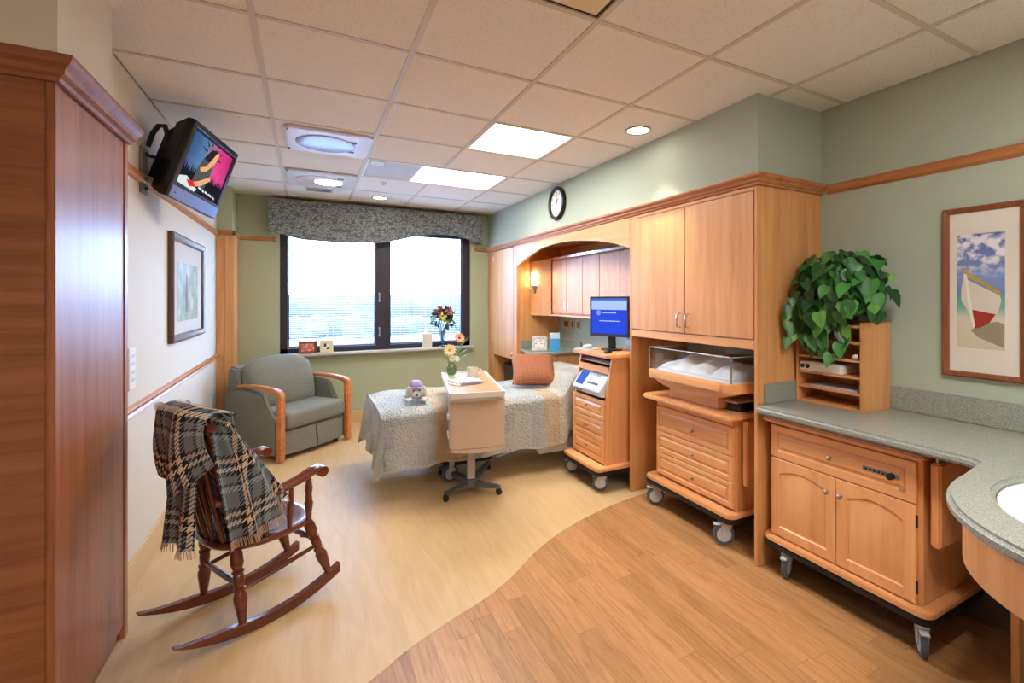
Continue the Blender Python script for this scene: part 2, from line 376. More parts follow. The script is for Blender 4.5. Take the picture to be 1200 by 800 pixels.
for x0,x1,lab in ((WX0+.085,.725,'white venetian blind in the left window half'),(.905,WX1-.11,'white venetian blind in the right window half behind the bouquet')):
    t=thing('venetian_blind',lab,'blind',((x0+x1)/2,YB+.135,WZ0+.07),group='window blinds')
    sl=MB(); z=WZ0+.085
    while z<WZ1-.08:
        sl.prism([(YB+.128,z+.000),(YB+.140,z+.0022),(YB+.152,z+.0010),(YB+.152,z+.0018),(YB+.140,z+.0030),(YB+.128,z+.0008)],x0,x1,'x'); z+=.0225
    sl.build('slats',M['slat'],t,kind='stuff')
    box(x0,x1,YB+.126,YB+.154,WZ1-.075,WZ1-.045).build('head_rail',M['white'],t); box(x0,x1,YB+.130,YB+.150,WZ0+.066,WZ0+.078).build('bottom_rail',M['white'],t)
    cdm=MB()
    for q in (.15,.5,.85):
        xx=x0+(x1-x0)*q; cdm.box(xx-.0012,xx+.0012,YB+.1255,YB+.1275,WZ0+.07,WZ1-.05)
    cdm.build('ladder_cord',M['lgrey'],t)
# fabric valance
def valance_mat():
    m,nt,b=nmat('patterned_valance'); N=nt.nodes.new; L=nt.links.new
    tc=N('ShaderNodeTexCoord'); v=N('ShaderNodeTexVoronoi'); v.inputs['Scale'].default_value=44; v.inputs['Randomness'].default_value=1; 
    mp=N('ShaderNodeMapping'); mp.inputs['Rotation'].default_value=(0,.7,0); mp.inputs['Scale'].default_value=(.7,1,1.5); L(tc.outputs['Object'],mp.inputs['Vector']); L(mp.outputs[0],v.inputs['Vector'])
    r=ramp(nt,[(.0,(36,40,48)),(.22,(48,52,58)),(.3,(140,146,142)),(.5,(156,162,156)),(.60,(92,98,106))]); L(v.outputs['Distance'],r.inputs['Fac']); L(r.outputs[0],b.inputs['Base Color']); b.inputs['Roughness'].default_value=.9; return m
vb=[(-.36,2.185),(-.31,2.165),(-.238,2.148),(-.13,2.118),(-.02,2.10),(.15,2.094),(.344,2.092),(.53,2.094),(.707,2.104),(.85,2.128),(.994,2.165),(1.16,2.213),(1.328,2.245),(1.47,2.256),(1.614,2.252),(1.78,2.228),(1.9,2.195),(2.01,2.16)]
val=thing('valance','grey patterned fabric valance with a wavy lower edge above the window','valance',(.82,5.98,2.1))
vf=MB(); k=len(vb)
def vloop(y): return [(x,y,z) for x,z in vb]+[(x,y,2.528) for x,z in vb[::-1]]
vf.loft([vloop(5.885),vloop(5.905)]); vf.build('front_panel',valance_mat(),val,bevel=.004,ang=60)
for x0 in (-.36,1.99): box(x0,x0+.02,5.9055,YB-.001,2.18,2.528).build('return_panel',valance_mat(),val,bevel=.003)
box(-.34,1.99,5.9055,YB-.001,2.505,2.528).build('top_board',M['offwhite'],val)
# ------------------------------------------------------------------ outside: lawn, fields and tree belts well below the window
lawn=MB().grid(lambda u,v:((u-.5)*900,12+v*v*900,-9+math.sin(u*9)*1.2*v),30,30)
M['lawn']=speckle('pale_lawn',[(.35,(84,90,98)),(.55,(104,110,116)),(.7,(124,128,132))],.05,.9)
lo=lawn.build('lawn',M['lawn']); lo['kind']='stuff'; lo['label']='pale open grassland outside the window'; lo['category']='grass'
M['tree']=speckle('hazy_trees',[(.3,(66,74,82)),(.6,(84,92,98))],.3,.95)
rng=random.Random(3)
for b_i,(yy,hh,lab) in enumerate(((150,4.2,'nearer hazy grey green tree belt outside the window'),(300,9.0,'farther hazy tree belt along the horizon outside the window'))):
    tb=MB()
    for k in range(70):
        x=-yy*.55+k*yy*.02+rng.uniform(-2,2); hz=hh*rng.uniform(.6,1.1); tb.ball((x,yy+rng.uniform(-8,8),-9+hz*.6),(hh*rng.uniform(.7,1.2),hh*.7,hz),8,5)
    o=tb.build('tree_belt',M['tree']); o['kind']='stuff'; o['label']=lab; o['category']='trees'
# ------------------------------------------------------------------ joinery helpers
def rect(y0,y1,z0,z1,ins=0): return [(y0+ins,z0+ins),(y1-ins,z0+ins),(y1-ins,z1-ins),(y0+ins,z1-ins)]
def archrect(y0,y1,z0,z1,ins,rise,n=9,flat=False):
    a,b=y0+ins,y1-ins; top=z1-ins
    pts=[(a,z0+ins),(b,z0+ins)]
    for k in range(n+1):
        t=k/n; y=b+(a-b)*t; s=abs(2*t-1); z=top if flat else top-rise*s*s
        pts.append((y,z))
    return pts
def front_x(x, loops):
    """loops: list of (2d loop, proud depth); faces -X at plane x"""
    return MB().loft([[(x-d,y,z) for y,z in l] for l,d in loops])
def raised_front(x, y0,y1,z0,z1, mat, parent, name, border=.035, th=.02, arch=0):
    if arch:
        o=lambda i,f=False: archrect(y0,y1,z0,z1,i,arch,9,f)
        lp=[(o(0,True),-th),(o(0,True),-.002),(o(.002,True),0),(o(border),0),(o(border+.006),-.007),(o(border+.012),-.007),(o(border+.034),0.0)]
    else:
        o=lambda i: rect(y0,y1,z0,z1,i)
        lp=[(o(0),-th),(o(0),-.002),(o(.002),0),(o(border),0),(o(border+.005),-.007),(o(border+.010),-.007),(o(border+.026),0.001)]
    return front_x(x,lp).build(name,mat,parent,ang=20)
def knob(parent,x,y,z,r=.011):
    MB().lathe([(.002,0),(.004,-.001),(.004,-.012),(r,-.016),(r,-.022),(r*.6,-.026),(.001,-.027)],(x,y,z),14,'x').build('knob',M['steel'],parent)
def caster(parent,x,y,ang,ztop,r=.06,name='caster'):
    """swivel castor: fork and pedal (part), tyre and hub (sub-parts). ang: trailing direction"""
    c,s=math.cos(ang),math.sin(ang); wx,wy=x+c*.03,y+s*.03
    def place(mb): return mb.xf(Matrix.Translation((wx,wy,0.0005))@Matrix.Rotation(ang,4,'Z'))
    f=MB(); 
    for sy in (-1,1):
        f.prism([(-.045,ztop-.012),(-.05,ztop-.03),(.0,r*.75),(.018,r*.85),(.02,ztop-.012)],sy*.018-.003,sy*.018+.003,'y')
    f.box(-.052,.026,-.021,.021,ztop-.022,ztop-.006); f.lathe([(.014,ztop-.008),(.014,ztop)],(-.03,0,0),12)
    f.box(.02,.06,-.016,.016,ztop-.03,ztop-.02)
    fk=place(f).build(name,M['lgrey'],parent,bevel=.002,seg=1)
    t=MB().lathe([(r*.74,-.013),(r*.97,-.012),(r,-.006),(r,.006),(r*.97,.012),(r*.74,.013)],(0,0,r),24,'y'); place(t).build('tyre',M['tire'],fk)
    hb=MB().lathe([(r*.2,-.0145),(r*.7,-.0135),(r*.72,0),(r*.7,.0135),(r*.2,.0145)],(0,0,r),20,'y'); place(hb).build('wheel_hub',M['lgrey'],fk)
    return fk
def frame_x(x, sgn, y0,y1,z0,z1, w, d, mat, parent, name='frame'):
    """picture-frame moulding on a wall plane x, proud towards sgn"""
    lp=[]
    for ins,dd in ((0,0),(0,d*.8),(w*.25,d),(w*.8,d*.8),(w,d*.55),(w,.002)):
        lp.append([(x+sgn*dd,y,z) for y,z in rect(y0,y1,z0,z1,ins)])
    return MB().loft(lp,False,False).build(name,mat,parent,ang=20)

# ------------------------------------------------------------------ left wardrobe
t=thing('tall_wardrobe','tall honey wood wardrobe coloured as in shade at the left edge with a moulded cornice','wardrobe',(-1.1,2.37,0))
box(-1.6,-.705,2.03,2.705,0,2.14).build('body',M['honey_shade_x'],t,bevel=.003)
box(-.7045,-.683,2.03,2.066,0,2.14).build('stile',M['honey_shade_v'],t,bevel=.003)
box(-.7045,-.683,2.669,2.705,0,2.14).build('stile',M['honey_shade_v'],t,bevel=.003)
box(-.7045,-.688,2.069,2.666,.06,2.139).build('door',M['honey_shade_v'],t,bevel=.003)
cprof=[(0,0),(.012,0),(.016,.012),(.03,.02),(.034,.035),(.05,.048),(.056,.062),(.056,.072),(.0,.072)]
cr=MB()
for (A,B) in ((0,1),):
    loops=[]
    for q,z in cprof: pass
    L0=[(-1.6,2.03-q,2.125+z) for q,z in cprof]; L1=[(-.683+q,2.03-q,2.125+z) for q,z in cprof]; L2=[(-.683+q,2.705+q*.0,2.125+z) for q,z in cprof]
    cr.loft([L0,L1,L2])
cr.build('cornice',M['honey_shade_x'],t,ang=20)

# ------------------------------------------------------------------ right-hand built-ins
t=thing('storage_cabinet','full height honey wood cabinet with two upper doors above the bassinet cart','cabinet',(2.43,2.32,0))
box(XF,XR-.002,1.745,1.767,0,2.075).build('end_panel',M['cab_v'],t,bevel=.002)
box(XF,XR-.002,2.874,2.898,0,2.075).build('end_panel',M['cab_v'],t,bevel=.002)
box(XF+.02,XR-.002,1.768,2.873,1.2,1.232).build('bottom_panel',M['cab_y'],t)
box(XF+.02,XR-.002,1.768,2.873,2.05,2.075).build('top_panel',M['cab_y'],t)
box(XR-.016,XR-.004,1.768,2.873,1.233,2.049).build('back_panel',M['cab_v'],t)
box(XF,XF+.019,1.768,2.873,1.176,1.228).build('rail',M['maple_y'],t,bevel=.002)
box(XF,XF+.019,1.768,2.873,2.053,2.075).build('rail',M['cab_y'],t,bevel=.002)
for y0,y1,hy in ((1.770,2.302,2.278),(2.305,2.871,2.365)):
    d=box(XF-.004,XF+.018,y0,y1,1.232,2.049).build('door',M['cab_v'],t,bevel=.003)
    hy=2.262 if y0<2 else 2.345
    MB().tube([(XF-.004,hy,1.27),(XF-.032,hy,1.275),(XF-.034,hy,1.285),(XF-.034,hy,1.345),(XF-.032,hy,1.355),(XF-.004,hy,1.36)],.0055,10).build('handle',M['chrome'],d)
# cornice along the whole run (structure)
crp=[(0,0),(.010,0),(.014,.010),(.026,.018),(.030,.030),(.044,.040),(.048,.050),(.048,.056),(0,.056)]
cr=MB().loft([[(XF-q,YB-.002,2.0755+z) for q,z in crp],[(XF-q,1.745-q,2.0755+z) for q,z in crp],[(XR-.002,1.745-q,2.0755+z) for q,z in crp]])
structure(cr.build('trim_7',M['trim'],ang=20))

# bed niche: arch header, side panel, ceiling board
t=thing('niche_surround','honey wood surround of the bed niche with an arched header board','surround',(2.4,4.0,0))
arch=[(2.9,1.842),(3.112,1.898),(3.338,1.94),(3.633,1.977),(3.82,1.992),(3.97,1.998),(4.18,1.998),(4.418,1.984),(4.60,1.958),(4.739,1.929),(4.90,1.888),(5.078,1.838)]
MB().prism([(2.8995,2.075)]+arch+[(5.078,2.075)],XF,XF+.02,'x').build('arch_header',M['cab_y'],t)
box(XF-.002,XR-.002,5.080,5.172,0,2.075).build('side_panel',M['cab_v'],t,bevel=.002)
box(XF+.021,XR-.002,2.8995,5.0785,2.05,2.075).build('ceiling_board',M['cab_y'],t)
box(XR-.014,XR-.002,2.8995,5.0785,1.90,2.049).build('back_board',M['cab_y'],t)

# locker by the window
t=thing('locker_cabinet','narrow tall honey wood locker between the window wall and the bed niche','cabinet',(2.43,5.62,0))
box(XF,XR-.002,5.855,YB-.002,0,2.075).build('filler_panel',M['cab_v'],t,bevel=.002)
box(XF+.02,XR-.002,5.174,5.853,.735,.755).build('shelf',M['cab_y'],t)
box(XF+.02,XR-.002,5.174,5.853,2.05,2.075).build('top_panel',M['cab_y'],t)
box(XR-.02,XR-.004,5.174,5.853,0.0,2.049).build('back_panel',M['cab_v'],t)
d=box(XF-.004,XF+.018,5.178,5.851,.735,2.068).build('door',M['cab_v'],t,bevel=.003)
for z in (.83,1.4,1.95): MB().lathe([(.004,0),(.004,.06)],(XF-.006,5.853,z),8).build('hinge',M['steel'],d)
box(XF-.012,XF-.004,5.205,5.225,.80,.82).build('catch',M['white'],d)
# waste bin in the locker opening
t=thing('waste_bin','dark green waste bin standing in the open foot of the locker','bin',(2.42,5.52,0))
lp=[]
for z,i in ((0,.03),(.02,.025),(.55,.005),(.57,0),(.60,0),(.60,.012),(.56,.016)): lp.append([(2.24+i,5.30+i,z),(2.62-i,5.30+i,z),(2.62-i,5.74-i,z),(2.24+i,5.74-i,z)])
MB().loft(lp).build('bin_body',plain('bin_green',(52,60,54),.5),t,bevel=.006)
lp=[[(2.24+i,5.30+i,z),(2.62-i,5.30+i,z),(2.62-i,5.74-i,z),(2.24+i,5.74-i,z)] for z,i in ((.6005,.004),(.625,.004),(.64,.03))]
MB().loft(lp).build('bin_lid',M['black'],t,bevel=.004)

# wall cabinets in the niche
UX=2.45
t=thing('wall_cabinet','row of honey wood wall cabinets above the bed head','cabinet',(2.58,4.0,1.28))
MB().prism([(UX+.02,2.9),(XR-.003,2.9),(XR-.003,5.078),(2.33,5.078),(UX+.02,4.80)],1.28,1.895,'z').build('body',M['cab_v'],t)
ys=[2.902,3.294,3.446,3.78,4.10,4.437,4.768]
for i in range(len(ys)-1):
    d=box(UX,UX+.0195,ys[i]+.003,ys[i+1]-.003,1.30,1.875).build('door',M['cab_v'],t,bevel=.0025)
    hy={5:ys[5]+.04,4:ys[5]-.04,3:ys[3]+.04,2:ys[3]-.04}.get(i)
    if hy: box(UX-.004,UX,hy-.012,hy+.012,1.345,1.425).build('pull',M['steel'],d,bevel=.0015)
box(UX-.012,XR-.003,2.9,5.0,1.262,1.2795).build('bottom_board',M['maple_y'],t,bevel=.002)
MB().prism([(UX-.012,4.772),(UX+.02,4.80),(2.33,5.078),(2.318,5.06)],1.262,1.895,'z').build('corner_panel',M['cab_v'],t)
box(UX-.03,XR-.003,2.9,4.99,1.8955,1.905).build('top_board',M['cab_y'],t)
MB().box(UX-.045,UX-.03,2.9,5.0,1.893,1.915).build('light_rail',M['chrome'],t,bevel=.003)

# wall sconce on the niche side panel
t=thing('wall_sconce','glowing glass cylinder wall sconce on a steel bracket in the niche','lamp',(2.34,5.0795,1.45))
MB().lathe([(.03,0),(.03,-.012),(.024,-.018),(.001,-.018)],(2.34,5.0795,1.56),20,'y').build('wall_plate',M['steel'],t)
MB().tube([(2.34,5.062,1.56),(2.34,5.02,1.56),(2.34,5.0,1.565),(2.34,4.995,1.59)],.009,10).build('arm',M['steel'],t)
MB().lathe([(.012,0),(.016,.01),(.016,.05),(.03,.06),(.034,.075),(.034,.09),(.001,.09)],(2.34,4.995,1.52),18).build('holder',M['steel'],t)
MB().tube([(2.34,5.03,1.555),(2.34,5.03,1.44)],.006,8).build('pull_rod',M['steel'],t)
MB().lathe([(.001,0),(.033,0),(.036,.01),(.038,.15),(.034,.15),(.030,.012),(.001,.010)],(2.34,4.995,1.611),22).build('lamp_shade',emit('sconce_glow',(255,226,170),16),t)

# small corner counter beside the bed
t=thing('corner_counter','small sage grey counter with a wood base cabinet in the corner of the niche','counter',(2.45,4.8,0))
MB().prism([(2.19,5.078),(2.11,4.53),(XR-.003,4.53),(XR-.003,5.078)],.845,.872,'z').build('worktop',M['solid_d'],t,bevel=.005)
box(2.205,XR-.02,5.062,5.078,.8725,.97).build('backsplash',M['solid_d'],t,bevel=.003)
box(XR-.02,XR-.003,4.54,5.078,.8725,.97).build('backsplash',M['solid_d'],t,bevel=.003)
MB().prism([(2.225,5.078),(2.15,4.565),(XR-.003,4.565),(XR-.003,5.078)],.0,.8445,'z').build('body',M['cab_v'],t)
d=MB().prism([(2.2015,5.04),(2.1375,4.60),(2.1545,4.597),(2.2185,5.037)],.1,.82,'z').build('door',M['cab_v'],t,bevel=.002)
MB().lathe([(.002,0),(.004,-.001),(.004,-.012),(.011,-.016),(.011,-.022),(.001,-.025)],(2.144,4.65,.74),12,'x').build('knob',M['steel'],d)
d=box(2.17,2.68,4.549,4.5645,.1,.82).build('end_board',M['cab_v'],t,bevel=.002)
# things on the corner counter
t=thing('picture_block','small square cross stitch picture in a pale frame on the corner counter','picture',(2.28,4.74,.8745),R(-25),world=False)
def leaning_frame(t,wd,ht,bw,fmat,pmat,lean=.16,dep=.012,name='print'):
    mt=Matrix.Rotation(-lean,4,'X')
    lp=[]
    for ins,d in ((0,0),(0,dep),(bw*.3,dep+.003),(bw*.8,dep),(bw,dep*.6)): lp.append([(-wd/2+ins,-d,ins),(wd/2-ins,-d,ins),(wd/2-ins,-d,ht-ins),(-wd/2+ins,-d,ht-ins)])
    MB().loft(lp,True,False).xf(mt).build('frame',fmat,t,ang=20)
    MB().box(-wd/2+bw,wd/2-bw,-dep*.6,-.001,bw,ht-bw).xf(mt).build(name,pmat,t)
    MB().box(-.02,.02,.0,.004,.004,ht*.8).xf(Matrix.Translation((0,ht*.8*(math.sin(lean)+.30),0))@Matrix.Rotation(.30,4,'X')).build('easel_leg',M['dark'],t)
def dots_mat(name,bgc,dc,scale=60,th=.22):
    m,nt,b=nmat(name); N=nt.nodes.new; L=nt.links.new
    tc=N('ShaderNodeTexCoord'); v=N('ShaderNodeTexVoronoi'); v.inputs['Scale'].default_value=scale; L(tc.outputs['Object'],v.inputs['Vector'])
    r=ramp(nt,[(th,dc),(th+.12,bgc)]); L(v.outputs['Distance'],r.inputs['Fac']); L(r.outputs[0],b.inputs['Base Color']); b.inputs['Roughness'].default_value=.7; return m
leaning_frame(t,.17,.165,.035,dots_mat('stitched_mount',(206,208,200),(126,132,132),70),dots_mat('stitched_print',(236,230,224),(196,70,84),45,.25))
t=thing('greeting_card','upright blue card with a white top on the corner counter','card',(2.42,4.64,.8735),R(-20),world=False)
MB().box(-.055,.055,-.002,.0,0,.205).xf(Matrix.Rotation(-.08,4,'X')).build('card_front',plain('card_blue',(70,170,226),.5),t)
MB().box(-.055,.055,-.003,-.002,.14,.205).xf(Matrix.Rotation(-.08,4,'X')).build('card_top',plain('card_pale',(206,232,244),.5),t)
MB().box(-.055,.055,.0,.002,0,.205).xf(Matrix.Translation((0,.058,0))@Matrix.Rotation(.2,4,'X')).build('card_back',plain('card_back',(226,232,236),.6),t)
# outlets on the niche back wall
for y0,y1,ln in ((4.81,4.97,'leftmost'),(4.70,4.795,'middle'),(4.575,4.67,'rightmost')):
    t=thing('wall_outlet','brown and beige outlet plate under the wall cabinets, %s of three'%ln,'outlet',(XR,(y0+y1)/2,1.10),group='outlet plates under the wall cabinets')
    box(XR-.008,XR-.001,y0,y1,1.10,1.218).build('plate',plain('outlet_plate',(196,180,140),.5),t,bevel=.003)
    box(XR-.011,XR-.008,y0+.03,y1-.03,1.125,1.193).build('socket',plain('outlet_brown',(112,74,54),.5),t,bevel=.002)
t=thing('wall_box','pale grey wall box behind the computer monitor','wall box',(XR,3.62,1.05))
box(XR-.03,XR-.001,3.53,3.70,1.02,1.22).build('cover',M['lgrey'],t,bevel=.004); box(XR-.033,XR-.03,3.57,3.66,1.07,1.17).build('socket',M['grey'],t,bevel=.001)

# wall clock on the soffit
t=thing('wall_clock','round wall clock with a black rim and white dial above the niche','clock',(XF,4.05,2.38))
MB().lathe([(.001,-.001),(.158,-.001),(.162,-.02),(.155,-.036),(.142,-.040),(.128,-.030),(.126,-.014),(.001,-.014)],(XF,4.05,2.38),40,'x').build('rim',M['black'],t)
MB().lathe([(.001,-.0145),(.126,-.0145),(.126,-.016),(.001,-.016)],(XF,4.05,2.38),40,'x').build('dial',M['paper'],t)
def hand(l,w_,ang): return MB().box(XF-.019,XF-.0175,-w_,w_,-.01,l).xf(Matrix.Translation((0,4.05,2.38))@Matrix.Rotation(ang,4,'X'))
hand(.058,.0035,R(30)).build('hour_hand',M['black'],t); hand(.09,.0025,R(-8)).build('minute_hand',M['black'],t)
for k in range(12):
    MB().box(XF-.0175,XF-.0162,-.003,.003,.095 if k%3 else .088,.112).xf(Matrix.Translation((0,4.05,2.38))@Matrix.Rotation(2*PI*k/12,4,'X')).build('hour_mark',M['black'],t)
# ------------------------------------------------------------------ wheeled carts
def rounded(x0,x1,y0,y1,r,n=5):
    pts=[]
    for cx_,cy_,a0 in ((x1-r,y1-r,0),(x0+r,y1-r,90),(x0+r,y0+r,180),(x1-r,y0+r,270)):
        for k in range(n+1): a=R(a0+90*k/n); pts.append((cx_+r*math.cos(a),cy_+r*math.sin(a)))
    return pts
def cart_base(t,x0,x1,y0,y1,z):
    MB().prism(rounded(x0,x1,y0,y1,.05),z-.028,z,'z').build('base_board',M['maple_y'],t,bevel=.004,ang=50)
    MB().prism(rounded(x0-.004,x1+.004,y0-.004,y1+.004,.054),z-.058,z-.0285,'z').build('bumper',M['black'],t,bevel=.006,ang=50)

# supply cart under the counter
t=thing('supply_cart','maple supply cart with arched doors and a drawer parked under the grey counter','cart',(2.42,1.34,0))
cart_base(t,2.165,2.66,.945,1.732,.198)
for x,y,a in ((2.235,1.62,R(200)),(2.235,1.01,R(215)),(2.60,1.04,R(30)),(2.60,1.64,R(20))): caster(t,x,y,a,.1395,.058)
box(2.212,2.62,.990,1.700,.1985,.798).build('body',M['maple_v'],t,bevel=.003)
MB().prism([(2.168,1.735),(2.66,1.735),(2.66,.968),(2.168,.968)],.7985,.822,'z').build('top_board',M['maple_y'],t,bevel=.008)
d=raised_front(2.19,1.006,1.690,.615,.785,M['maple_y'],t,'drawer',.036,.021)
knob(d,2.19,1.362,.70)
lk=MB().box(2.186,2.19,1.065,1.215,.693,.711).build('lock_strip',M['grey'],d,bevel=.001)
for q in range(6): MB().lathe([(.005,0),(.005,-.003),(.001,-.003)],(2.186,1.20-q*.018,.702),8,'x').build('rivet',M['dark'],lk)
MB().lathe([(.014,0),(.014,-.02),(.001,-.02)],(2.186,1.095,.702),16,'x').build('lock_knob',M['black'],lk)
MB().lathe([(.011,0),(.011,-.006),(.001,-.006)],(2.19,1.055,.66),14,'x').build('key_lock',M['chrome'],d)
for y0,y1,ky in ((1.341,1.690,1.375),(1.006,1.337,1.312)):
    d=raised_front(2.19,y0,y1,.205,.610,M['maple_v'],t,'door',.045,.021,.035); knob(d,2.19,ky,.535)
    if y0<1.2:
        for z in (.25,.52): MB().box(2.188,2.196,1.0,1.006,z,z+.05).build('hinge',M['dark'],d)
lf=box(2.21,2.60,.928,.966,.455,.795).build('drop_leaf',M['maple_v'],t,bevel=.008)
MB().lathe([(.006,0),(.006,.02)],(2.23,.947,.795),10).build('leaf_pin',M['steel'],lf)

# bassinet cart
t=thing('bassinet_cart','maple bassinet cart with three drawers and a clear sided baby tray','cart',(2.4,2.3,0))
cart_base(t,2.135,2.66,1.915,2.705,.205)
for x,y,a in ((2.20,2.61,R(150)),(2.20,1.99,R(150)),(2.60,2.0,R(30)),(2.60,2.62,R(30))): caster(t,x,y,a,.1465,.062)
box(2.212,2.62,1.942,2.645,.2055,.754).build('body',M['maple_v'],t,bevel=.003)
MB().prism(rounded(2.10,2.66,1.885,2.69,.03),.7545,.786,'z').build('top_board',M['maple_y'],t,bevel=.009,ang=50)
for z0,z1 in ((.225,.374),(.379,.524),(.529,.735)):
    d=raised_front(2.19,1.955,2.635,z0,z1 if z1<.6 else .70,M['maple_y'],t,'drawer',.026,.021); knob(d,2.19,2.268,(z0+min(z1,.68))/2)
box(2.196,2.2115,1.955,2.635,.704,.754).build('apron',M['maple_y'],t,bevel=.002)
box(2.235,2.61,1.885,1.922,.36,.745).build('drop_leaf',M['maple_v'],t,bevel=.008)
# pedestal and cradle
box(2.19,2.52,2.06,2.50,.7865,.868).build('pedestal',M['maple_v'],t,bevel=.004)
MB().prism([(1.90,.906)]+[(1.90+.70*k/12,.906-.06*math.sin(PI*k/12)**.7) for k in range(1,12)]+[(2.60,.906)],2.13,2.57,'x').build('cradle',M['maple_y'],t,bevel=.003)
tr=MB(); ol=rounded(2.095,2.64,1.875,2.62,.03); il=rounded(2.125,2.61,1.905,2.59,.02)
tr.loft([[(x,y,.908) for x,y in ol],[(x,y,.968) for x,y in ol],[(x,y,.968) for x,y in il],[(x,y,.925) for x,y in il]])
tr.build('tray',M['maple_y'],t,bevel=.004,ang=50)
box(2.082,2.0945,1.95,2.585,.918,.962).build('tray_front',M['maple_y'],t,bevel=.003)
ac=MB()
ac.box(2.118,2.124,1.895,2.63,.945,1.118).box(2.126,2.62,1.897,1.903,.945,1.118).box(2.126,2.62,2.593,2.599,.945,1.118).box(2.612,2.618,1.905,2.59,.945,1.118)
cs_=ac.build('clear_side',M['acrylic'],t,bevel=.002)
ed_=plain('acrylic_highlight',(206,216,222),.2)  # solid pale tubes standing in for the highlight along the acrylic rims
MB().tube([(2.121,1.905,1.119),(2.121,2.62,1.119),(2.121,2.629,1.11),(2.121,2.629,.96)],.0025,6).build('edge_highlight',ed_,cs_)
MB().tube([(2.128,1.90,1.119),(2.615,1.90,1.119)],.0025,6).build('edge_highlight',ed_,cs_)
MB().tube([(2.128,2.596,1.119),(2.615,2.596,1.119)],.0025,6).build('edge_highlight',ed_,cs_)
MB().tube([(2.121,1.90,.93),(2.121,1.90,1.12)],.006,8).build('corner_rod',M['steel'],t)
mt_=MB().prism(rounded(2.13,2.605,1.91,2.586,.03),.9255,.985,'z').build('mattress',M['linen'],t,bevel=.015,seg=3,ang=60)
# folded blankets in the bassinet
def lump(x0,x1,y0,y1,z0,hh,seed,nx=20,ny=26):
    rg=random.Random(seed); ph=[rg.uniform(0,6) for _ in range(6)]
    def fn(u,v):
        e=max(abs(2*u-1),abs(2*v-1)); edge=(1-min(1,e)**4)
        x=x0+(x1-x0)*u; y=y0+(y1-y0)*v
        z=z0+hh*edge*(.8+.16*math.sin(9*u+ph[0]+3*v)+.12*math.sin(13*v+ph[1]-4*u)+.08*math.sin(23*u+ph[2]+9*v))
        return (x+.008*math.sin(17*v+ph[3]),y+.008*math.sin(15*u+ph[4]),z)
    return MB().grid(fn,nx,ny)
b1=lump(2.16,2.58,2.12,2.56,.9865,.085,4); b1.grid(lambda u,v:(2.16+.42*u,2.12+.44*v,.986),1,1)
tag(b1.build('folded_blanket',M['linen'],ang=80),'large white folded blanket lying at the far end of the bassinet tray','blanket','white blankets in the bassinet')
b1=lump(2.17,2.56,1.925,2.108,.9865,.07,9,18,14)
tag(b1.build('folded_blanket',M['linen'],ang=80),'smaller white crumpled blanket at the near end of the bassinet tray','blanket','white blankets in the bassinet')
t=thing('baby_scale','small dark scale unit on top of the bassinet cart under the tray','scale',(2.33,1.98,.786))
box(2.24,2.46,1.93,2.04,.7865,.83).build('housing',M['black'],t,bevel=.01); box(2.235,2.42,1.96,2.05,.8305,.842).build('pad',M['offwhite'],t,bevel=.004)

# bedside cart
NY0,NY1=2.978,3.452
t=thing('bedside_cart','tall narrow maple bedside cart with three drawers between bed and cabinet','cart',(2.2,3.2,0))
cart_base(t,1.885,2.44,2.935,3.485,.192)
for x,y,a in ((1.985,3.43,R(150)),(1.985,3.0,R(150)),(2.38,3.0,R(30)),(2.38,3.41,R(30))): caster(t,x,y,a,.1335,.06)
side=[(1.975,.1925),(2.42,.1925),(2.42,1.0),(2.045,1.0),(1.995,.72)]
for y0 in (NY0,NY1-.018): MB().prism([(x,z) for x,z in side],y0,y0+.018,'y').build('side_panel',M['maple_v'],t,bevel=.002)
box(2.40,2.418,NY0+.0185,NY1-.0185,.1925,.9995).build('back_panel',M['maple_v'],t)
for z in (.1925,.688,.878,.945): box(2.0 if z<.5 else 2.05,2.399,NY0+.0185,NY1-.0185,z,z+.012).build('shelf',M['maple_y'],t)
for z0,z1 in ((.205,.360),(.365,.520),(.525,.680)):
    d=raised_front(1.968,NY0+.002,NY1-.002,z0,z1,M['maple_y'],t,'drawer',.03,.02); knob(d,1.968,(NY0+NY1)/2,(z0+z1)/2+.01)
box(2.022,2.04,NY0+.019,NY1-.019,.875,.928).build('slide_out_front',M['maple_y'],t,bevel=.003)
MB().prism([(1.985,3.485),(2.04,3.50),(2.42,3.50),(2.42,2.945),(2.04,2.945),(1.985,2.965)],1.0005,1.03,'z').build('top_board',M['maple_y'],t,bevel=.008)
# fetal monitor in its bay
t=thing('fetal_monitor','white fetal heart monitor with a small blue screen in the bedside cart','monitor',(2.1,3.22,.701))
prof=[(1.965,.7015),(2.30,.7015),(2.30,.845),(2.045,.868),(1.945,.745)]
MB().prism(prof,3.01,3.42,'y').build('housing',plain('device_white',(212,218,226),.4),t,bevel=.006)
def on_slope(y0,y1,s0,s1,d=.002):
    a=Vector((1.945,0,.745)); b_=Vector((2.045,0,.868)); n=Vector((-(.868-.745),0,.10)).normalized()
    P0=a.lerp(b_,s0); P1=a.lerp(b_,s1); m=MB()
    q=[(P0.x,y0,P0.z),(P0.x,y1,P0.z),(P1.x,y1,P1.z),(P1.x,y0,P1.z)]
    m.loft([q,[(x+n.x*d,y,z+n.z*d) for x,y,z in q]]); return m
on_slope(3.28,3.395,.15,.92).build('display',emit('device_blue',(60,96,190),.9),t)
on_slope(3.08,3.235,.30,.42).build('paper_slot',M['black'],t)
for k in range(5): on_slope(3.235-.03*k,3.25-.03*k,.78,.88).build('button',M['grey'],t)
for k in range(4): MB().lathe([(.012,0),(.012,-.008),(.006,-.009),(.001,-.009)],(1.954,3.38-.03*k,.722),10,'x').build('socket',M['grey'],t)
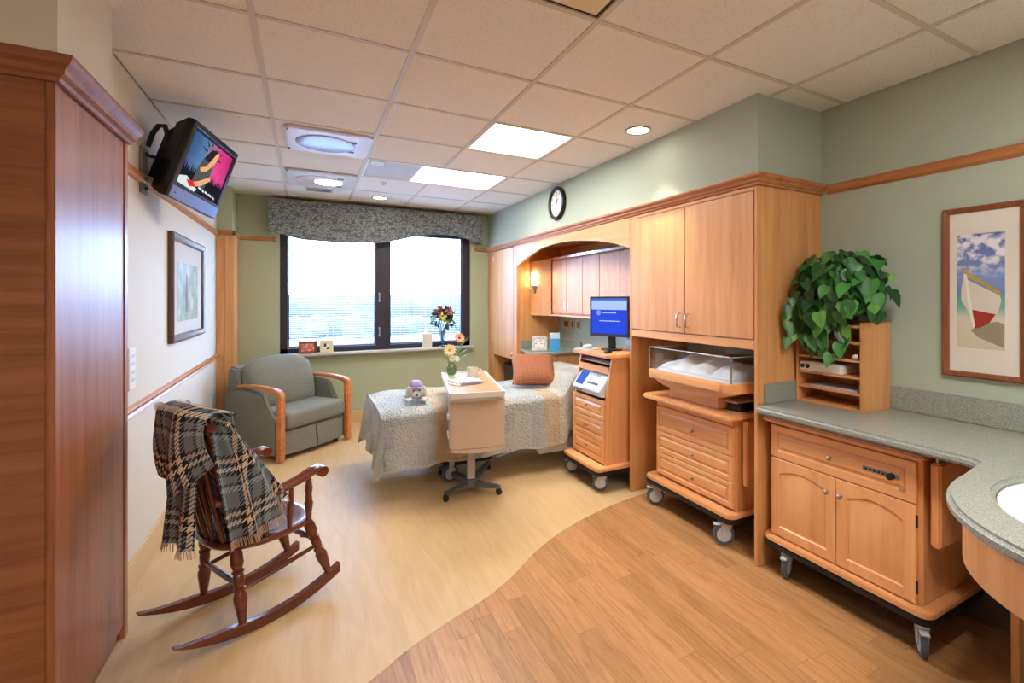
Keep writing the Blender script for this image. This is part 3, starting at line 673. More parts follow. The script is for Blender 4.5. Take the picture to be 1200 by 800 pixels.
# things in the upper slot
tag(box(2.06,2.34,3.03,3.40,.9575,.972).build('keyboard',M['black'],bevel=.004),'flat black keyboard in the upper slot of the bedside cart','keyboard')
# computer monitor
t=thing('computer_monitor','flat computer monitor with a blue login screen on the bedside cart','monitor',(2.19,3.23,1.03),R(-156)-R(270)+2*PI,world=False)
# local: screen faces -Y
MB().lathe([(.001,0),(.10,0),(.10,.008),(.03,.016),(.001,.016)],(0,.03,.0005),24,sx=.95,sy=.7).build('foot',M['black'],t)
MB().prism([(.03,.012),(.06,.012),(.05,.19),(.022,.19)],-.03,.03,'x').build('neck',M['black'],t,bevel=.004)
lp=[]
x0,x1,z0,z1=-.185,.185,.115,.445
for ins,d in ((.012,.035),(0,.02),(0,-.012),(.003,-.016),(.012,-.016),(.0145,-.008)): lp.append([(x0+ins,d,z0+ins),(x1-ins,d,z0+ins),(x1-ins,d,z1-ins),(x0+ins,d,z1-ins)])
bz=MB().loft(lp).build('bezel',plain('monitor_bezel',(54,54,60),.4),t,ang=20)
sc_=MB().box(x0+.0145,x1-.0145,-.0095,-.0085,z0+.022,z1-.0145).build('screen',emit('screen_blue',(38,66,196),1.0),t)
MB().box(x0+.016,x1-.016,-.0105,-.0095,z1-.11,z1-.034).build('screen_panel',emit('screen_pale',(150,176,226),1.0),sc_)
MB().box(x0+.016,x1-.016,-.0105,-.0095,z1-.033,z1-.016).build('screen_bar',emit('screen_top',(74,96,170),1.0),sc_)
for zz,xa,xb in ((z1-.138,-.06,.06),(z1-.205,-.09,.10)):
    q=xa
    while q<xb:
        l_=random.uniform(.008,.02); MB().box(q,q+l_,-.0105,-.0095,zz,zz+.006).build('screen_line',emit('screen_text',(190,200,240),1.0),sc_); q+=l_+.004
MB().lathe([(.001,0),(.022,0),(.02,-.002),(.001,-.002)],(-.10,-.0095,z1-.135),16,'y').build('screen_mark',emit('screen_mark',(110,140,220),1.0),sc_)
tag(MB().tube([(2.33,3.02,1.0365),(2.40,3.0,1.05),(2.44,2.99,1.11),(2.52,3.05,1.13),(2.62,3.2,1.11),(XR-.034,3.6,1.09)],.005,8).build('cable',M['black']),'black cable running from the monitor to the wall box','cable')
t=thing('mouse_pad','pale mouse pad lying in front of the computer monitor','mouse pad',(2.07,3.40,1.03),R(20),world=False)
MB().prism(rounded(-.07,.07,-.09,.09,.02),0.0005,.006,'z').build('pad',M['lgrey'],t)
t=thing('computer_mouse','black computer mouse beside the monitor foot','mouse',(2.07,3.07,1.0305),R(30),world=False)
MB().ball((0,0,.014),(.05,.03,.02),14,8).build('shell',M['black'],t); MB().box(-.04,-.02,-.003,.003,.026,.033).build('wheel',M['grey'],t,bevel=.001)
tag(MB().ball((2.08,3.39,1.056),(.045,.03,.018),14,8).build('handset',M['white'],ang=60),'small white handset lying on the mouse pad','handset')

# ------------------------------------------------------------------ grey counter with wash basin
SC=(2.05,.2); SA,SB=.65,.55
def lobe(t_,ia=0): 
    c,s=math.cos(t_),math.sin(t_); n_=2.5
    return (SC[0]+(SA-ia)*math.copysign(abs(c)**(2/n_),c), SC[1]+(SB-ia)*math.copysign(abs(s)**(2/n_),s))
outer=[(XR-.002,1.742),(2.14,1.742),(2.122,1.736),(2.112,1.72),(2.11,1.70),(2.11,.82),(2.105,.79),(2.09,.768)]
outer+=[lobe(R(a)) for a in range(96,266,5)]+[(2.09,-.37),(2.11,-.40),(2.11,-1.2),(XR-.002,-1.2)]
hole=[(1.93+.355*math.cos(R(a)),.335+.305*math.sin(R(a))) for a in range(0,360,10)]
def slab_with_hole(outer,hole,z0,z1,name,mat,parent,bev):
    bm=bmesh.new(); es=[]
    for lp in (outer,hole):
        vs=[bm.verts.new((x,y,z1)) for x,y in lp]; es+=[bm.edges.new((vs[i],vs[(i+1)%len(vs)])) for i in range(len(vs))]
    bmesh.ops.triangle_fill(bm,edges=es,use_beauty=True)
    g=bmesh.ops.extrude_face_region(bm,geom=bm.faces[:]); bmesh.ops.translate(bm,verts=[v for v in g['geom'] if isinstance(v,bmesh.types.BMVert)],vec=(0,0,z0-z1))
    bmesh.ops.recalc_face_normals(bm,faces=bm.faces)
    ed=[e for e in bm.edges if len(e.link_faces)==2 and e.calc_face_angle(0)>R(70) and abs(e.verts[0].co.z-e.verts[1].co.z)<1e-4]
    bmesh.ops.bevel(bm,geom=ed,offset=bev,segments=3,affect='EDGES')
    off=OFF.get(parent.name); bmesh.ops.translate(bm,verts=bm.verts,vec=-off)
    me=bpy.data.meshes.new(name)
    for f in bm.faces: f.smooth=True
    bm.to_mesh(me); bm.free(); me.set_sharp_from_angle(angle=R(40)); me.materials.append(mat)
    o=bpy.data.objects.new(name,me); C.objects.link(o); o.parent=parent; OFF[o.name]=off; return o
t=thing('wash_counter','grey speckled counter with a rounded basin end along the right wall','counter',(2.4,.9,0))
slab_with_hole(outer,hole,.842,.880,'worktop',M['solid'],t,.012)
box(XR-.018,XR-.0015,-1.2,1.742,.8802,1.0).build('backsplash',M['solid'],t,bevel=.004)
box(2.195,XR-.019,1.728,1.7445,.8802,.988).build('side_splash',M['solid'],t,bevel=.004)
o_=[lobe(R(a),.035) for a in range(70,291,5)]; i_=[lobe(R(a),.055) for a in range(70,291,5)]
ring=o_+i_[::-1]
MB().prism(ring,.70,.8415,'z').build('apron',wood('apron_wood',HONEY1,HONEY2,'z',1.0,.36,.0),t,ang=30)
box(2.343,XR-.03,.735,.760,0,.8415).build('support_panel',M['cab_v'],t,bevel=.002)
bowl=[]
for q in range(9):
    a=PI/2*q/8; bowl.append([(1.93+.352*math.cos(R(k*10))*max(math.cos(a),.12),.335+.302*math.sin(R(k*10))*max(math.cos(a),.12),.862-.15*math.sin(a)) for k in range(36)])
bw=MB().loft(bowl,False,True).build('basin',M['porcelain'],t,ang=60)
MB().lathe([(.001,.0),(.02,.0),(.022,.004),(.012,.006),(.001,.006)],(1.93,.335,.712),16).build('drain',M['chrome'],bw)
MB().lathe([(.012,0),(.012,.004),(.001,.004)],(1.70,.52,.80),12,'x').build('overflow',M['chrome'],bw)

# ------------------------------------------------------------------ sorter with plant
t=thing('desk_sorter','honey wood pigeonhole sorter standing on the grey counter','sorter',(2.57,1.54,.88))
ox0,ox1,oy0,oy1,oz0,oz1=2.45,2.688,1.352,1.727,.8805,1.335
box(ox0,ox1,oy0,oy0+.024,oz0,oz1).build('side_panel',M['cab_v'],t,bevel=.002); box(ox0,ox1,oy1-.012,oy1,oz0,oz1).build('side_panel',M['cab_v'],t,bevel=.002)
box(ox1-.01,ox1,oy0+.0245,oy1-.0125,oz0,oz1).build('back_panel',M['cab_v'],t)
for z in (.8805,.962,1.044,1.13,1.222,1.305): box(ox0+.002,ox1-.0105,oy0+.0245,oy1-.0125,z,z+.012).build('shelf',M['cab_y'],t,bevel=.001)
t=thing('white_adapter_box','small white device with two round sockets in the sorter','device',(2.5,1.60,1.0565))
box(2.447,2.64,1.47,1.705,1.0565,1.108).build('housing',M['white'],t,bevel=.006)
for y in (1.685,1.655): MB().lathe([(.012,0),(.012,-.003),(.006,-.003),(.006,0),(.001,0)],(2.447,y,1.083),14,'x').build('socket',M['dark'],t)
tag(box(2.47,2.66,1.40,1.66,.9745,.981).build('paper_stack',plain('lilac_paper',(196,188,204),.8)),'thin stack of lilac papers on a lower shelf of the sorter','papers')
t=thing('small_ornament','tiny black and white ornament on the upper sorter shelf','ornament',(2.47,1.40,1.1425))
MB().ball((2.47,1.405,1.157),(.012,.02,.0145),10,6).build('ornament_body',M['white'],t); MB().ball((2.468,1.385,1.163),(.01,.01,.012),10,6).build('ornament_head',M['black'],t)
t=thing('pothos_plant','bushy green pothos plant spilling over the top of the sorter','plant',(2.57,1.54,1.335))
MB().lathe([(.001,.0),(.075,.0),(.085,.01),(.10,.10),(.105,.10),(.105,.118),(.092,.118),(.09,.10),(.001,.10)],(2.57,1.54,1.3355),20).build('pot',plain('pot_brown',(88,64,46),.6),t)
def leaf_mat():
    m,nt,b=nmat('pothos_leaf'); N=nt.nodes.new; L=nt.links.new; oi=N('ShaderNodeObjectInfo'); r=ramp(nt,[(0,(20,62,30)),(.5,(38,98,42)),(.85,(64,128,54)),(1,(110,164,72))]); L(oi.outputs['Random'],r.inputs['Fac']); L(r.outputs[0],b.inputs['Base Color']); b.inputs['Roughness'].default_value=.42; return m
lm=MB(); hl=[(0,.0,0),(.32,-.06,.02),(.5,.18,.03),(.46,.45,.0),(.28,.75,-.06),(0,1.0,-.16)]
lm.v=[(0,0,0),(0,.3,-.04),(0,.62,-.07),(0,1.0,-.17)]
for s in (-1,1):
    b0=len(lm.v); lm.v+=[(s*.22,-.08,.06),(s*.38,.14,.11),(s*.34,.45,.06),(s*.17,.76,-.05)]
    for q in ((0,1,b0+1,b0),(1,2,b0+2,b0+1),(2,3,b0+3,b0+2)): lm.f.append(q if s>0 else q[::-1])
lmesh=lm.mesh('leaf',ang=80); lmesh.materials.append(leaf_mat())
rg=random.Random(21); cnt=0; stems=MB()
base=Vector((2.57,1.54,1.43))
def add_leaf(p,nrm,sz):
    global cnt
    o=bpy.data.objects.new('leaf',lmesh); C.objects.link(o); o.parent=t
    q=nrm.to_track_quat('Z','Y'); 
    o.rotation_mode='QUATERNION'
    # tip hangs down along the surface
    down=Vector((rg.uniform(-.5,.5),rg.uniform(-.5,.5),-1)); y=(down-nrm*down.dot(nrm)).normalized(); x=y.cross(nrm)
    mm=Matrix((x,y,nrm)).transposed(); o.rotation_quaternion=mm.to_quaternion(); o.location=Vector(p)-Vector((2.57,1.54,1.335)); o.scale=(sz,sz,sz); cnt+=1
while cnt<255:
    th=rg.uniform(0,2*PI); ph=math.acos(rg.uniform(-.35,1)); rad=rg.uniform(.68,1.06)
    d_=Vector((math.sin(ph)*math.cos(th),math.sin(ph)*math.sin(th),math.cos(ph)))
    d_=Vector([math.copysign(abs(k)**.75,k) for k in d_]); p=Vector((2.50+d_.x*.175*rad,1.495+d_.y*.205*rad,1.475+d_.z*.225*rad))
    if p.x>2.59 or p.y>1.675 or (p.z<1.38 and p.x>2.42): continue
    nrm=(d_*1.0+Vector((-.35,-.35,.35))+Vector((rg.gauss(0,.55),rg.gauss(0,.55),rg.gauss(0,.45)))).normalized()
    sz=rg.uniform(.06,.10); add_leaf(p,nrm,sz)
    if cnt%2==0: stems.tube([base+Vector((rg.uniform(-.05,.05),rg.uniform(-.05,.05),0)),(base+p)/2+Vector((0,0,.05)),p],.0018,5)
for (y,zl) in ((1.66,1.22),(1.60,1.17),(1.52,1.16),(1.45,1.22),(1.56,1.25)):     # trailing shoots over the front
    pts=[base,Vector((2.45,y,1.44)),Vector((2.41,y+.01,1.36)),Vector((2.40,y-.01,(1.36+zl)/2)),Vector((2.40,y,zl))]; stems.tube(pts,.002,5)
    z=1.38
    while z>zl:
        add_leaf((2.405+rg.uniform(-.02,.01),y+rg.uniform(-.035,.035),z),Vector((-1,rg.uniform(-.8,.3),rg.uniform(.1,.6))).normalized(),rg.uniform(.065,.095)); z-=.03
for (x,y,z) in ((2.33,1.70,1.38),(2.32,1.69,1.33),(2.36,1.70,1.30),(2.31,1.68,1.42),(2.34,1.68,1.46),(2.34,1.70,1.24),(2.38,1.69,1.27)): add_leaf((x,y,z),Vector((-.6,-.7,.4)).normalized(),.07); stems.tube([base,Vector((2.42,1.66,1.47)),(x,y,z)],.0018,5)
stems.build('stems',plain('stem_green',(120,150,80),.6),t,kind='stuff')

# ------------------------------------------------------------------ framed beach print on the right wall
t=thing('boat_picture','framed print of a white and red rowing boat on a beach','picture',(XR,.97,1.09))
py0,py1,pz0,pz1=.818,1.122,1.092,1.88
box(XR-.012,XR-.001,py0+.01,py1-.01,pz0+.01,pz1-.01).build('backing',M['dark'],t)
frame_x(XR-.001,-1,py0,py1,pz0,pz1,.026,.03,wood('frame_redwood',(150,84,46),(118,58,30),'z',1.5,.35,0),t)
mt=box(XR-.0135,XR-.0121,py0+.024,py1-.024,pz0+.024,pz1-.024).build('mat_board',plain('mat_white',(232,226,214),.8),t)
Y0,Y1,Z0,Z1=.893,1.068,1.228,1.754; XP=XR-.0136
def beach_mat():
    m,nt,b=nmat('beach_print'); N=nt.nodes.new; L=nt.links.new
    g=N('ShaderNodeTexCoord'); sp=N('ShaderNodeSeparateXYZ'); L(g.outputs['Generated'],sp.inputs[0])
    mp=N('ShaderNodeMapping'); mp.inputs['Scale'].default_value=(1,1,3.2); L(g.outputs['Generated'],mp.inputs['Vector']); n=N('ShaderNodeTexNoise'); n.inputs['Scale'].default_value=3.2; n.inputs['Detail'].default_value=6; L(mp.outputs[0],n.inputs['Vector'])
    r=ramp(nt,[(0,(214,202,176)),(.27,(222,212,190)),(.30,(186,206,186)),(.36,(120,184,166)),(.45,(96,168,160)),(.47,(110,140,196)),(.62,(126,154,204)),(1,(70,96,166))]); L(sp.outputs['Z'],r.inputs['Fac'])
    c=ramp(nt,[(.46,(255,255,255)),(.56,(0,0,0))]); 
    mr=N('ShaderNodeMapRange'); mr.inputs['From Min'].default_value=.6; mr.inputs['From Max'].default_value=.78; L(sp.outputs['Z'],mr.inputs['Value'])
    ad=N('ShaderNodeMath'); ad.operation='SUBTRACT'; ad.use_clamp=True; r2=ramp(nt,[(.44,(0,0,0)),(.56,(255,255,255))]); L(n.outputs['Fac'],r2.inputs['Fac'])
    mu=N('ShaderNodeMath'); mu.operation='MULTIPLY'; L(r2.outputs[0],mu.inputs[0]); L(mr.outputs[0],mu.inputs[1])
    mx=N('ShaderNodeMix'); mx.data_type='RGBA'; mx.inputs[7].default_value=lin((240,240,244)); L(mu.outputs[0],mx.inputs[0]); L(r.outputs[0],mx.inputs[6]); L(mx.outputs[2],b.inputs['Base Color']); b.inputs['Roughness'].default_value=.5; return m
pr=box(XP-.001,XP,Y0,Y1,Z0,Z1).build('print',beach_mat(),t)
def pic(poly,mat,name,d): # poly in 0..1 left-to-right (viewer), bottom-to-top
    MB().prism([(Y1-(Y1-Y0)*u,Z0+(Z1-Z0)*v) for u,v in poly],XP-.001-d,XP-.001-d+.0004,'x').build(name,mat,pr)
pic([(.30,.16),(.45,.10),(.98,.02),(.99,.22),(.85,.24),(.60,.22)],plain('p_shadow',(150,146,120),.6),'printed_shadow',.0005)
pic([(.17,.67),(.24,.60),(.9,.46),(.93,.42),(.86,.31),(.70,.25),(.40,.30),(.24,.33),(.10,.42),(.10,.52)],plain('p_hull',(222,214,202),.6),'printed_hull',.001)
pic([(.26,.345),(.50,.325),(.82,.30),(.70,.23),(.5,.18),(.38,.175)],plain('p_red',(168,44,36),.6),'printed_keel',.0015)
pic([(.15,.70),(.20,.71),(.24,.665),(.60,.58),(.92,.49),(.92,.455),(.60,.545),(.24,.62),(.17,.66)],plain('p_gunwale',(186,158,72),.6),'printed_gunwale',.0015)
pic([(.17,.66),(.22,.64),(.34,.33),(.40,.19),(.36,.18),(.27,.33)],plain('p_stem',(240,236,226),.6),'printed_stem',.002)
box(XR-.0225,XR-.0215,py0+.024,py1-.024,pz0+.024,pz1-.024).build('glazing',glass('picture_glass',(255,255,255),.04),t)

# framed print on the left wall
t=thing('left_wall_picture','framed green landscape print with wide white mat on the left wall','picture',(XL,4.38,1.165))
frame_x(XL+.001,1,3.845,4.918,1.167,1.892,.05,.032,wood('frame_walnut',(92,56,46),(58,34,30),'z',1.5,.25,0,.4),t)
box(XL+.001,XL+.01,3.885,4.88,1.207,1.852).build('mat_board',plain('mat_cool',(224,222,220),.8),t)
def land_mat():
    m,nt,b=nmat('meadow_print'); N=nt.nodes.new; L=nt.links.new
    g=N('ShaderNodeTexCoord'); mp=N('ShaderNodeMapping'); mp.inputs['Scale'].default_value=(1,3,2.2); L(g.outputs['Generated'],mp.inputs['Vector'])
    n=N('ShaderNodeTexNoise'); n.inputs['Scale'].default_value=1.8; n.inputs['Detail'].default_value=5; L(mp.outputs[0],n.inputs['Vector'])
    r=ramp(nt,[(.3,(96,84,58)),(.42,(128,132,70)),(.58,(160,164,104)),(.72,(206,200,170))]); L(n.outputs['Fac'],r.inputs['Fac']); L(r.outputs[0],b.inputs['Base Color']); b.inputs['Roughness'].default_value=.4; return m
pr=box(XL+.01,XL+.0112,4.06,4.72,1.30,1.71).build('print',land_mat(),t)
MB().prism([(4.30,1.36),(4.36,1.36),(4.37,1.52),(4.345,1.62),(4.33,1.64),(4.315,1.62),(4.29,1.50)],XL+.0112,XL+.0118,'x').build('printed_figure',plain('p_brown',(110,70,56),.6),pr)
MB().ball((XL+.0118,4.5,1.42),(.0006,.06,.05),12,6).build('printed_bloom',plain('p_pale',(206,200,178),.6),pr)
box(XL+.018,XL+.019,3.885,4.88,1.207,1.852).build('glazing',M['glass'],t)
# notice and switch plate beside the wardrobe
t=thing('wall_notice','small white dispenser plate on the left wall beside the wardrobe','plate',(XL,3.13,1.0))
box(XL+.001,XL+.012,3.06,3.165,1.0,1.21).build('plate',M['white'],t,bevel=.003)
for k in range(4): box(XL+.012,XL+.0135,3.08,3.145,1.04+.04*k,1.055+.04*k).build('slot',M['lgrey'],t)
# ------------------------------------------------------------------ loveseat in the window corner
M['uphol']=speckle('grey_green_upholstery',[(.3,(94,96,88)),(.5,(126,127,115)),(.7,(150,150,138))],260,.95,.3)
t=thing('sleeper_armchair','grey green upholstered armchair with curved wood arms in the window corner','armchair',(.093,5.10,0),R(40),world=False)
bk=[(.52,.05),(.745,.05),(.745,.80),(.70,.815),(.60,.80)]
MB().prism(bk,-.36,.36,'x').build('back_frame',M['uphol'],t,bevel=.02,seg=3,ang=50)
def cushion(x0,x1,y0,y1,z0,z1,r,puff=0.0,top=0.0):
    m=MB(); loops=[]; nz=6
    def ring(z,ins): return [(x,y,z) for x,y in rounded(x0+ins,x1-ins,y0+ins,y1-ins,max(r,.01),5)]
    for k in range(nz+1):
        a=PI/2*k/nz; loops.append(ring(z0+r-r*math.cos(a),r-r*math.sin(a)))
    for k in range(nz+1):
        a=PI/2*k/nz; loops.append(ring(z1-r+r*math.sin(a),r-r*math.cos(a)))
    m.loft(loops); return m
m=MB()
def backc(u,v):     # u across, v bottom to top, front face then wrapped
    return None
# back cushion: arched top, full rounded shape
N_=20; loops=[]
for k in range(N_+1):
    q=-1+2*k/N_; x=q*.335; ed=(1-abs(q)**5); th=.05+.06*ed**.5; zt=.845+.045*(1-q*q)-.06*abs(q)**8
    sec=[]
    for j in range(18):
        a=2*PI*j/18; cy=math.copysign(abs(math.cos(a))**.55,math.cos(a)); cz=math.copysign(abs(math.sin(a))**.45,math.sin(a))
        zz=.40+(zt-.40)*(cz+1)/2; lean=.22*(zz-.40)
        sec.append((x,.455+lean+cy*th*(.9+.25*math.sin(PI*(zz-.4)/(zt-.4))),zz))
    loops.append(sec)
MB().loft(loops).build('back_cushion',M['uphol'],t,ang=70)
cushion(-.335,.335,-.015,.50,.27,.435,.045).build('seat_cushion',M['uphol'],t,ang=70)
lo_=[(-.335,.035)]+[(-.335+.67*k/10,.035-.03*math.sin(PI*k/10)) for k in range(1,10)]+[(.335,.035),(.335,.55),(-.335,.55)]
fp=MB().prism(lo_,.045,.262,'z').build('base_panel',M['uphol'],t,bevel=.006,ang=50)
MB().tube([(0,.002,.255),(0,.001,.05)],.003,6).build('base_seam',plain('seam_dark',(70,76,70),.9),fp)
MB().box(-.018,.018,-.008,.004,.155,.262).build('pull_tab',M['uphol'],t,bevel=.003)
for s in (-1,1):
    sp=[(.045,.05),(.045,.36)]+[(.045+.20*k/8,.36+.235*(1-math.cos(PI/2*k/8))**1.0) for k in range(1,9)]+[(.34,.615),(.50,.628),(.66,.61),(.74,.56),(.74,.05)]
    MB().prism(sp,s*.338,s*.392,'x').build('side_panel',M['uphol'],t,bevel=.015,seg=3,ang=50)
    op=[(.56,.655),(.40,.668),(.24,.668),(.10,.655),(.03,.64),(.0,.62),(-.012,.59),(-.012,.012)]
    ip=[(.040,.012),(.040,.575),(.055,.598),(.10,.612),(.24,.634),(.40,.638),(.56,.63)]
    MB().prism(op+ip,s*.345,s*.405,'x').build('arm',M['chair_arm'],t,bevel=.008,ang=40)
for x in (-.30,.30):
    for y in (.10,.68): MB().lathe([(.02,0),(.022,.04),(.03,.046)],(x,y,0),12).build('foot',M['dark'],t)

# ------------------------------------------------------------------ rocking chair and throw
HD=R(29.3)
t=thing('rocking_chair','dark mahogany wooden rocking chair with turned legs and spindles','rocking chair',(-.227,2.677,0),HD,world=False)
RR=.774
def arcz(x): return RR-math.sqrt(RR*RR-x*x)
for s in (-1,1):
    top=[];bot=[]
    for k in range(25):
        x=-.372+.69*k/24; th=.047*min(1,((x+.375)/.20))**.75 if x<-.175 else .047
        z=arcz(x)*1.0+.0005; 
        tilt=x/RR; bot.append((x,z)); top.append((x-math.sin(tilt)*0-.0,z+max(th,.006)))
    MB().prism(bot+top[::-1],s*.191-.016,s*.191+.016,'y').build('rocker',M['mahog'],t,bevel=.007,seg=3,ang=50)
seat=[]
for a in range(0,360,10):
    c,s=math.cos(R(a)),math.sin(R(a)); x=.01+.22*math.copysign(abs(c)**.75,c); wd=.235 if x>0 else .235-.12*(x*x)/.05*.3
    seat.append((x,wd*math.copysign(abs(s)**.75,s)))
st=MB(); SZ=.402
def sring(k,z): return [(x*k+.01*(1-k),y*k,z) for x,y in seat]
st.loft([sring(.86,SZ-.036),sring(.95,SZ-.03),sring(1.0,SZ-.014),sring(.995,SZ-.004),sring(.97,SZ),sring(.88,SZ),sring(.75,SZ-.006),sring(.4,SZ-.012),sring(.1,SZ-.011)])
st.build('seat',M['mahog'],t,ang=60)
def turned(p0,p1,prof,name,seg=14):
    a=Vector(p0); b=Vector(p1); n=len(prof); MB().tube([a.lerp(b,h) for r,h in prof],[r for r,h in prof],seg).build(name,M['mahog'],t,ang=40)
LEG=[(.014,0),(.017,.08),(.026,.30),(.0265,.36),(.018,.43),(.024,.445),(.024,.47),(.018,.485),(.021,.56),(.021,.64),(.017,.66),(.024,.675),(.024,.70),(.018,.715),(.026,.80),(.024,.92),(.018,1)]
for s in (-1,1):
    turned((-.125,s*.191,arcz(-.125)+.044),(-.135,s*.150,SZ-.03),LEG,'leg'); turned((.262,s*.191,arcz(.262)+.044),(.175,s*.158,SZ-.03),LEG,'leg')
    turned((-.130,s*.176,.19),(.225,s*.178,.245),[(.008,0),(.011,.3),(.012,.5),(.011,.7),(.008,1)],'stretcher',10)
turned((-.13,-.172,.215),(-.13,.172,.215),[(.009,0),(.013,.5),(.009,1)],'stretcher',10)
turned((.205,-.168,.27),(.205,.168,.27),[(.009,0),(.011,.2),(.018,.3),(.012,.38),(.016,.5),(.012,.62),(.018,.7),(.011,.8),(.009,1)],'stretcher',12)
SP=[(.010,0),(.012,.15),(.014,.4),(.012,.7),(.009,1)]
for y in (-.20,-.13,-.066,0,.066,.13,.20):
    e=abs(y)/.2; r_=1.35 if e>.9 else 1
    turned((-.185+.04*e*e,y*.93,SZ-.006),(-.293+.03*e*e,y*1.12,.91),[(r*r_,h) for r,h in SP],'back_spindle',10)
# crest rail
loops=[]
for k in range(17):
    q=-1+2*k/16; y=q*.268; x=-.308+.045*q*q; hh=.095*(1-.25*q**4)*(1-.35*abs(q)**10); z=.965-.02*abs(q)**3
    loops.append([(x-.016,y,z-hh*.45),(x+.006,y,z-hh*.5),(x+.012,y,z-hh*.3),(x-.004,y,z+hh*.45),(x-.014,y,z+hh*.5),(x-.026,y,z+hh*.4)])
MB().loft(loops).build('crest_rail',M['mahog'],t,bevel=.004,ang=50)
for s in (-1,1):
    pts=[(-.235,s*.215,.615),(-.14,s*.245,.605),(-.02,s*.258,.603),(.08,s*.260,.625),(.135,s*.260,.645),(.165,s*.260,.645),(.185,s*.260,.628)]
    MB().tube(pts,[.016,.02,.022,.023,.024,.026,.018],14,flat=(1.25,.9)).build('arm',M['mahog'],t,ang=60)
    MB().tube([(.178,s*.292,.636),(.178,s*.228,.636)],.025,16).build('arm_scroll',M['mahog'],t)
    turned((.155,s*.205,SZ-.006),(.125,s*.258,.615),[(.012,0),(.014,.2),(.019,.42),(.012,.5),(.016,.52),(.013,.6),(.017,.75),(.011,1)],'arm_post',12)
    turned((.06,s*.215,SZ-.006),(.045,s*.258,.60),SP,'arm_post',10); turned((-.04,s*.215,SZ-.006),(-.075,s*.25,.595),SP,'arm_post',10)

def plaid():
    m,nt,b=nmat('houndstooth_plaid'); N=nt.nodes.new; L=nt.links.new
    uv=N('ShaderNodeUVMap'); sp=N('ShaderNodeSeparateXYZ'); L(uv.outputs[0],sp.inputs[0])
    stops=[(0,(112,120,126)),(.30,(24,22,30)),(.38,(210,180,150)),(.46,(24,22,30)),(.54,(222,206,184)),(.62,(24,22,30)),(.70,(122,130,134)),(.84,(44,50,66)),(.90,(158,172,174))]
    def axis(out,per,ph):
        a=N('ShaderNodeMath'); a.operation='MULTIPLY_ADD'; a.inputs[1].default_value=1/per; a.inputs[2].default_value=ph; L(out,a.inputs[0])
        f_=N('ShaderNodeMath'); f_.operation='FRACT'; L(a.outputs[0],f_.inputs[0]); r=ramp(nt,stops,'CONSTANT'); L(f_.outputs[0],r.inputs['Fac']); return r
    rx=axis(sp.outputs['X'],.26,.1); ry=axis(sp.outputs['Y'],.26,.3)
    s=N('ShaderNodeMath'); s.operation='ADD'; L(sp.outputs['X'],s.inputs[0]); L(sp.outputs['Y'],s.inputs[1])
    k=N('ShaderNodeMath'); k.operation='MULTIPLY'; k.inputs[1].default_value=1/.020; L(s.outputs[0],k.inputs[0]); f2=N('ShaderNodeMath'); f2.operation='FRACT'; L(k.outputs[0],f2.inputs[0])
    g=N('ShaderNodeMath'); g.operation='GREATER_THAN'; g.inputs[1].default_value=.5; L(f2.outputs[0],g.inputs[0])
    mx=N('ShaderNodeMix'); mx.data_type='RGBA'; L(g.outputs[0],mx.inputs[0]); L(rx.outputs[0],mx.inputs[6]); L(ry.outputs[0],mx.inputs[7]); L(mx.outputs[2],b.inputs['Base Color']); b.inputs['Roughness'].default_value=.95
    n=N('ShaderNodeTexNoise'); n.inputs['Scale'].default_value=250; bp=N('ShaderNodeBump'); bp.inputs['Strength'].default_value=.4; bp.inputs['Distance'].default_value=.003; L(n.outputs['Fac'],bp.inputs['Height']); L(bp.outputs[0],b.inputs['Normal']); return m
def lerp(a,b,t_): return a+(b-a)*t_
t=thing('throw_blanket','black cream and grey houndstooth throw draped over the rocking chair back','blanket',(-.227,2.677,0),HD,world=False)
bl=MB()
def outer_flap(u,v):      # over the crest, then down the outside
    y=lerp(.145,-.295,u); 
    zb=lerp(.70,.66,min(1,u/.62)) if u<.62 else lerp(.66,.80,(u-.62)/.38)
    if v<.22:
        a=v/.22*PI; x=-.292+.058*math.cos(a); z=.995+.028*math.sin(a)-.02*abs(2*u-1)**3
    else:
        q=(v-.22)/.78; z=lerp(.99-.02*abs(2*u-1)**3,zb,q); x=-.35-.012*math.sin(q*PI)-.02*q*math.sin(u*9+q*2)+.02*q
    x+=.05*(2*u-1)**2-.01
    return (x+.008*math.sin(u*14+v*3),y+.02*math.sin(v*5)*(u-.5)-.05*u*max(0,v-.3)*0,z)
bl.grid(outer_flap,26,22,lambda u,v:(u*.5,v*.42))
def lower_rear(u,v):      # longer layer hanging behind the spindles to seat height
    y=lerp(.12,-.16,u)+.02*v; z=lerp(.80,.425,v); x=-.30+.018*math.sin(u*12+1)*v-.012*v+.02*(2*u-1)**2
    return (x,y,z)
bl.grid(lower_rear,18,16,lambda u,v:(.07+u*.33,.55+v*.4))
def inner(u,v):           # inside layer: down the front of the spindles, onto the seat
    y=lerp(.20,-.235,u)
    if v<.8: q=v/.8; x=lerp(-.232,-.118,q)+.05*(2*u-1)**2*(1-q)-.01; z=lerp(.995,.44,q)-.02*abs(2*u-1)**3*(1-q)
    else: q=(v-.8)/.2; x=lerp(-.118,.0,q); z=.44-.025*q
    return (x+.01*math.sin(u*13+v*4),y,z+.006*math.sin(u*20))
bl.grid(inner,20,22,lambda u,v:(.05+u*.45,1.2-v*.75))
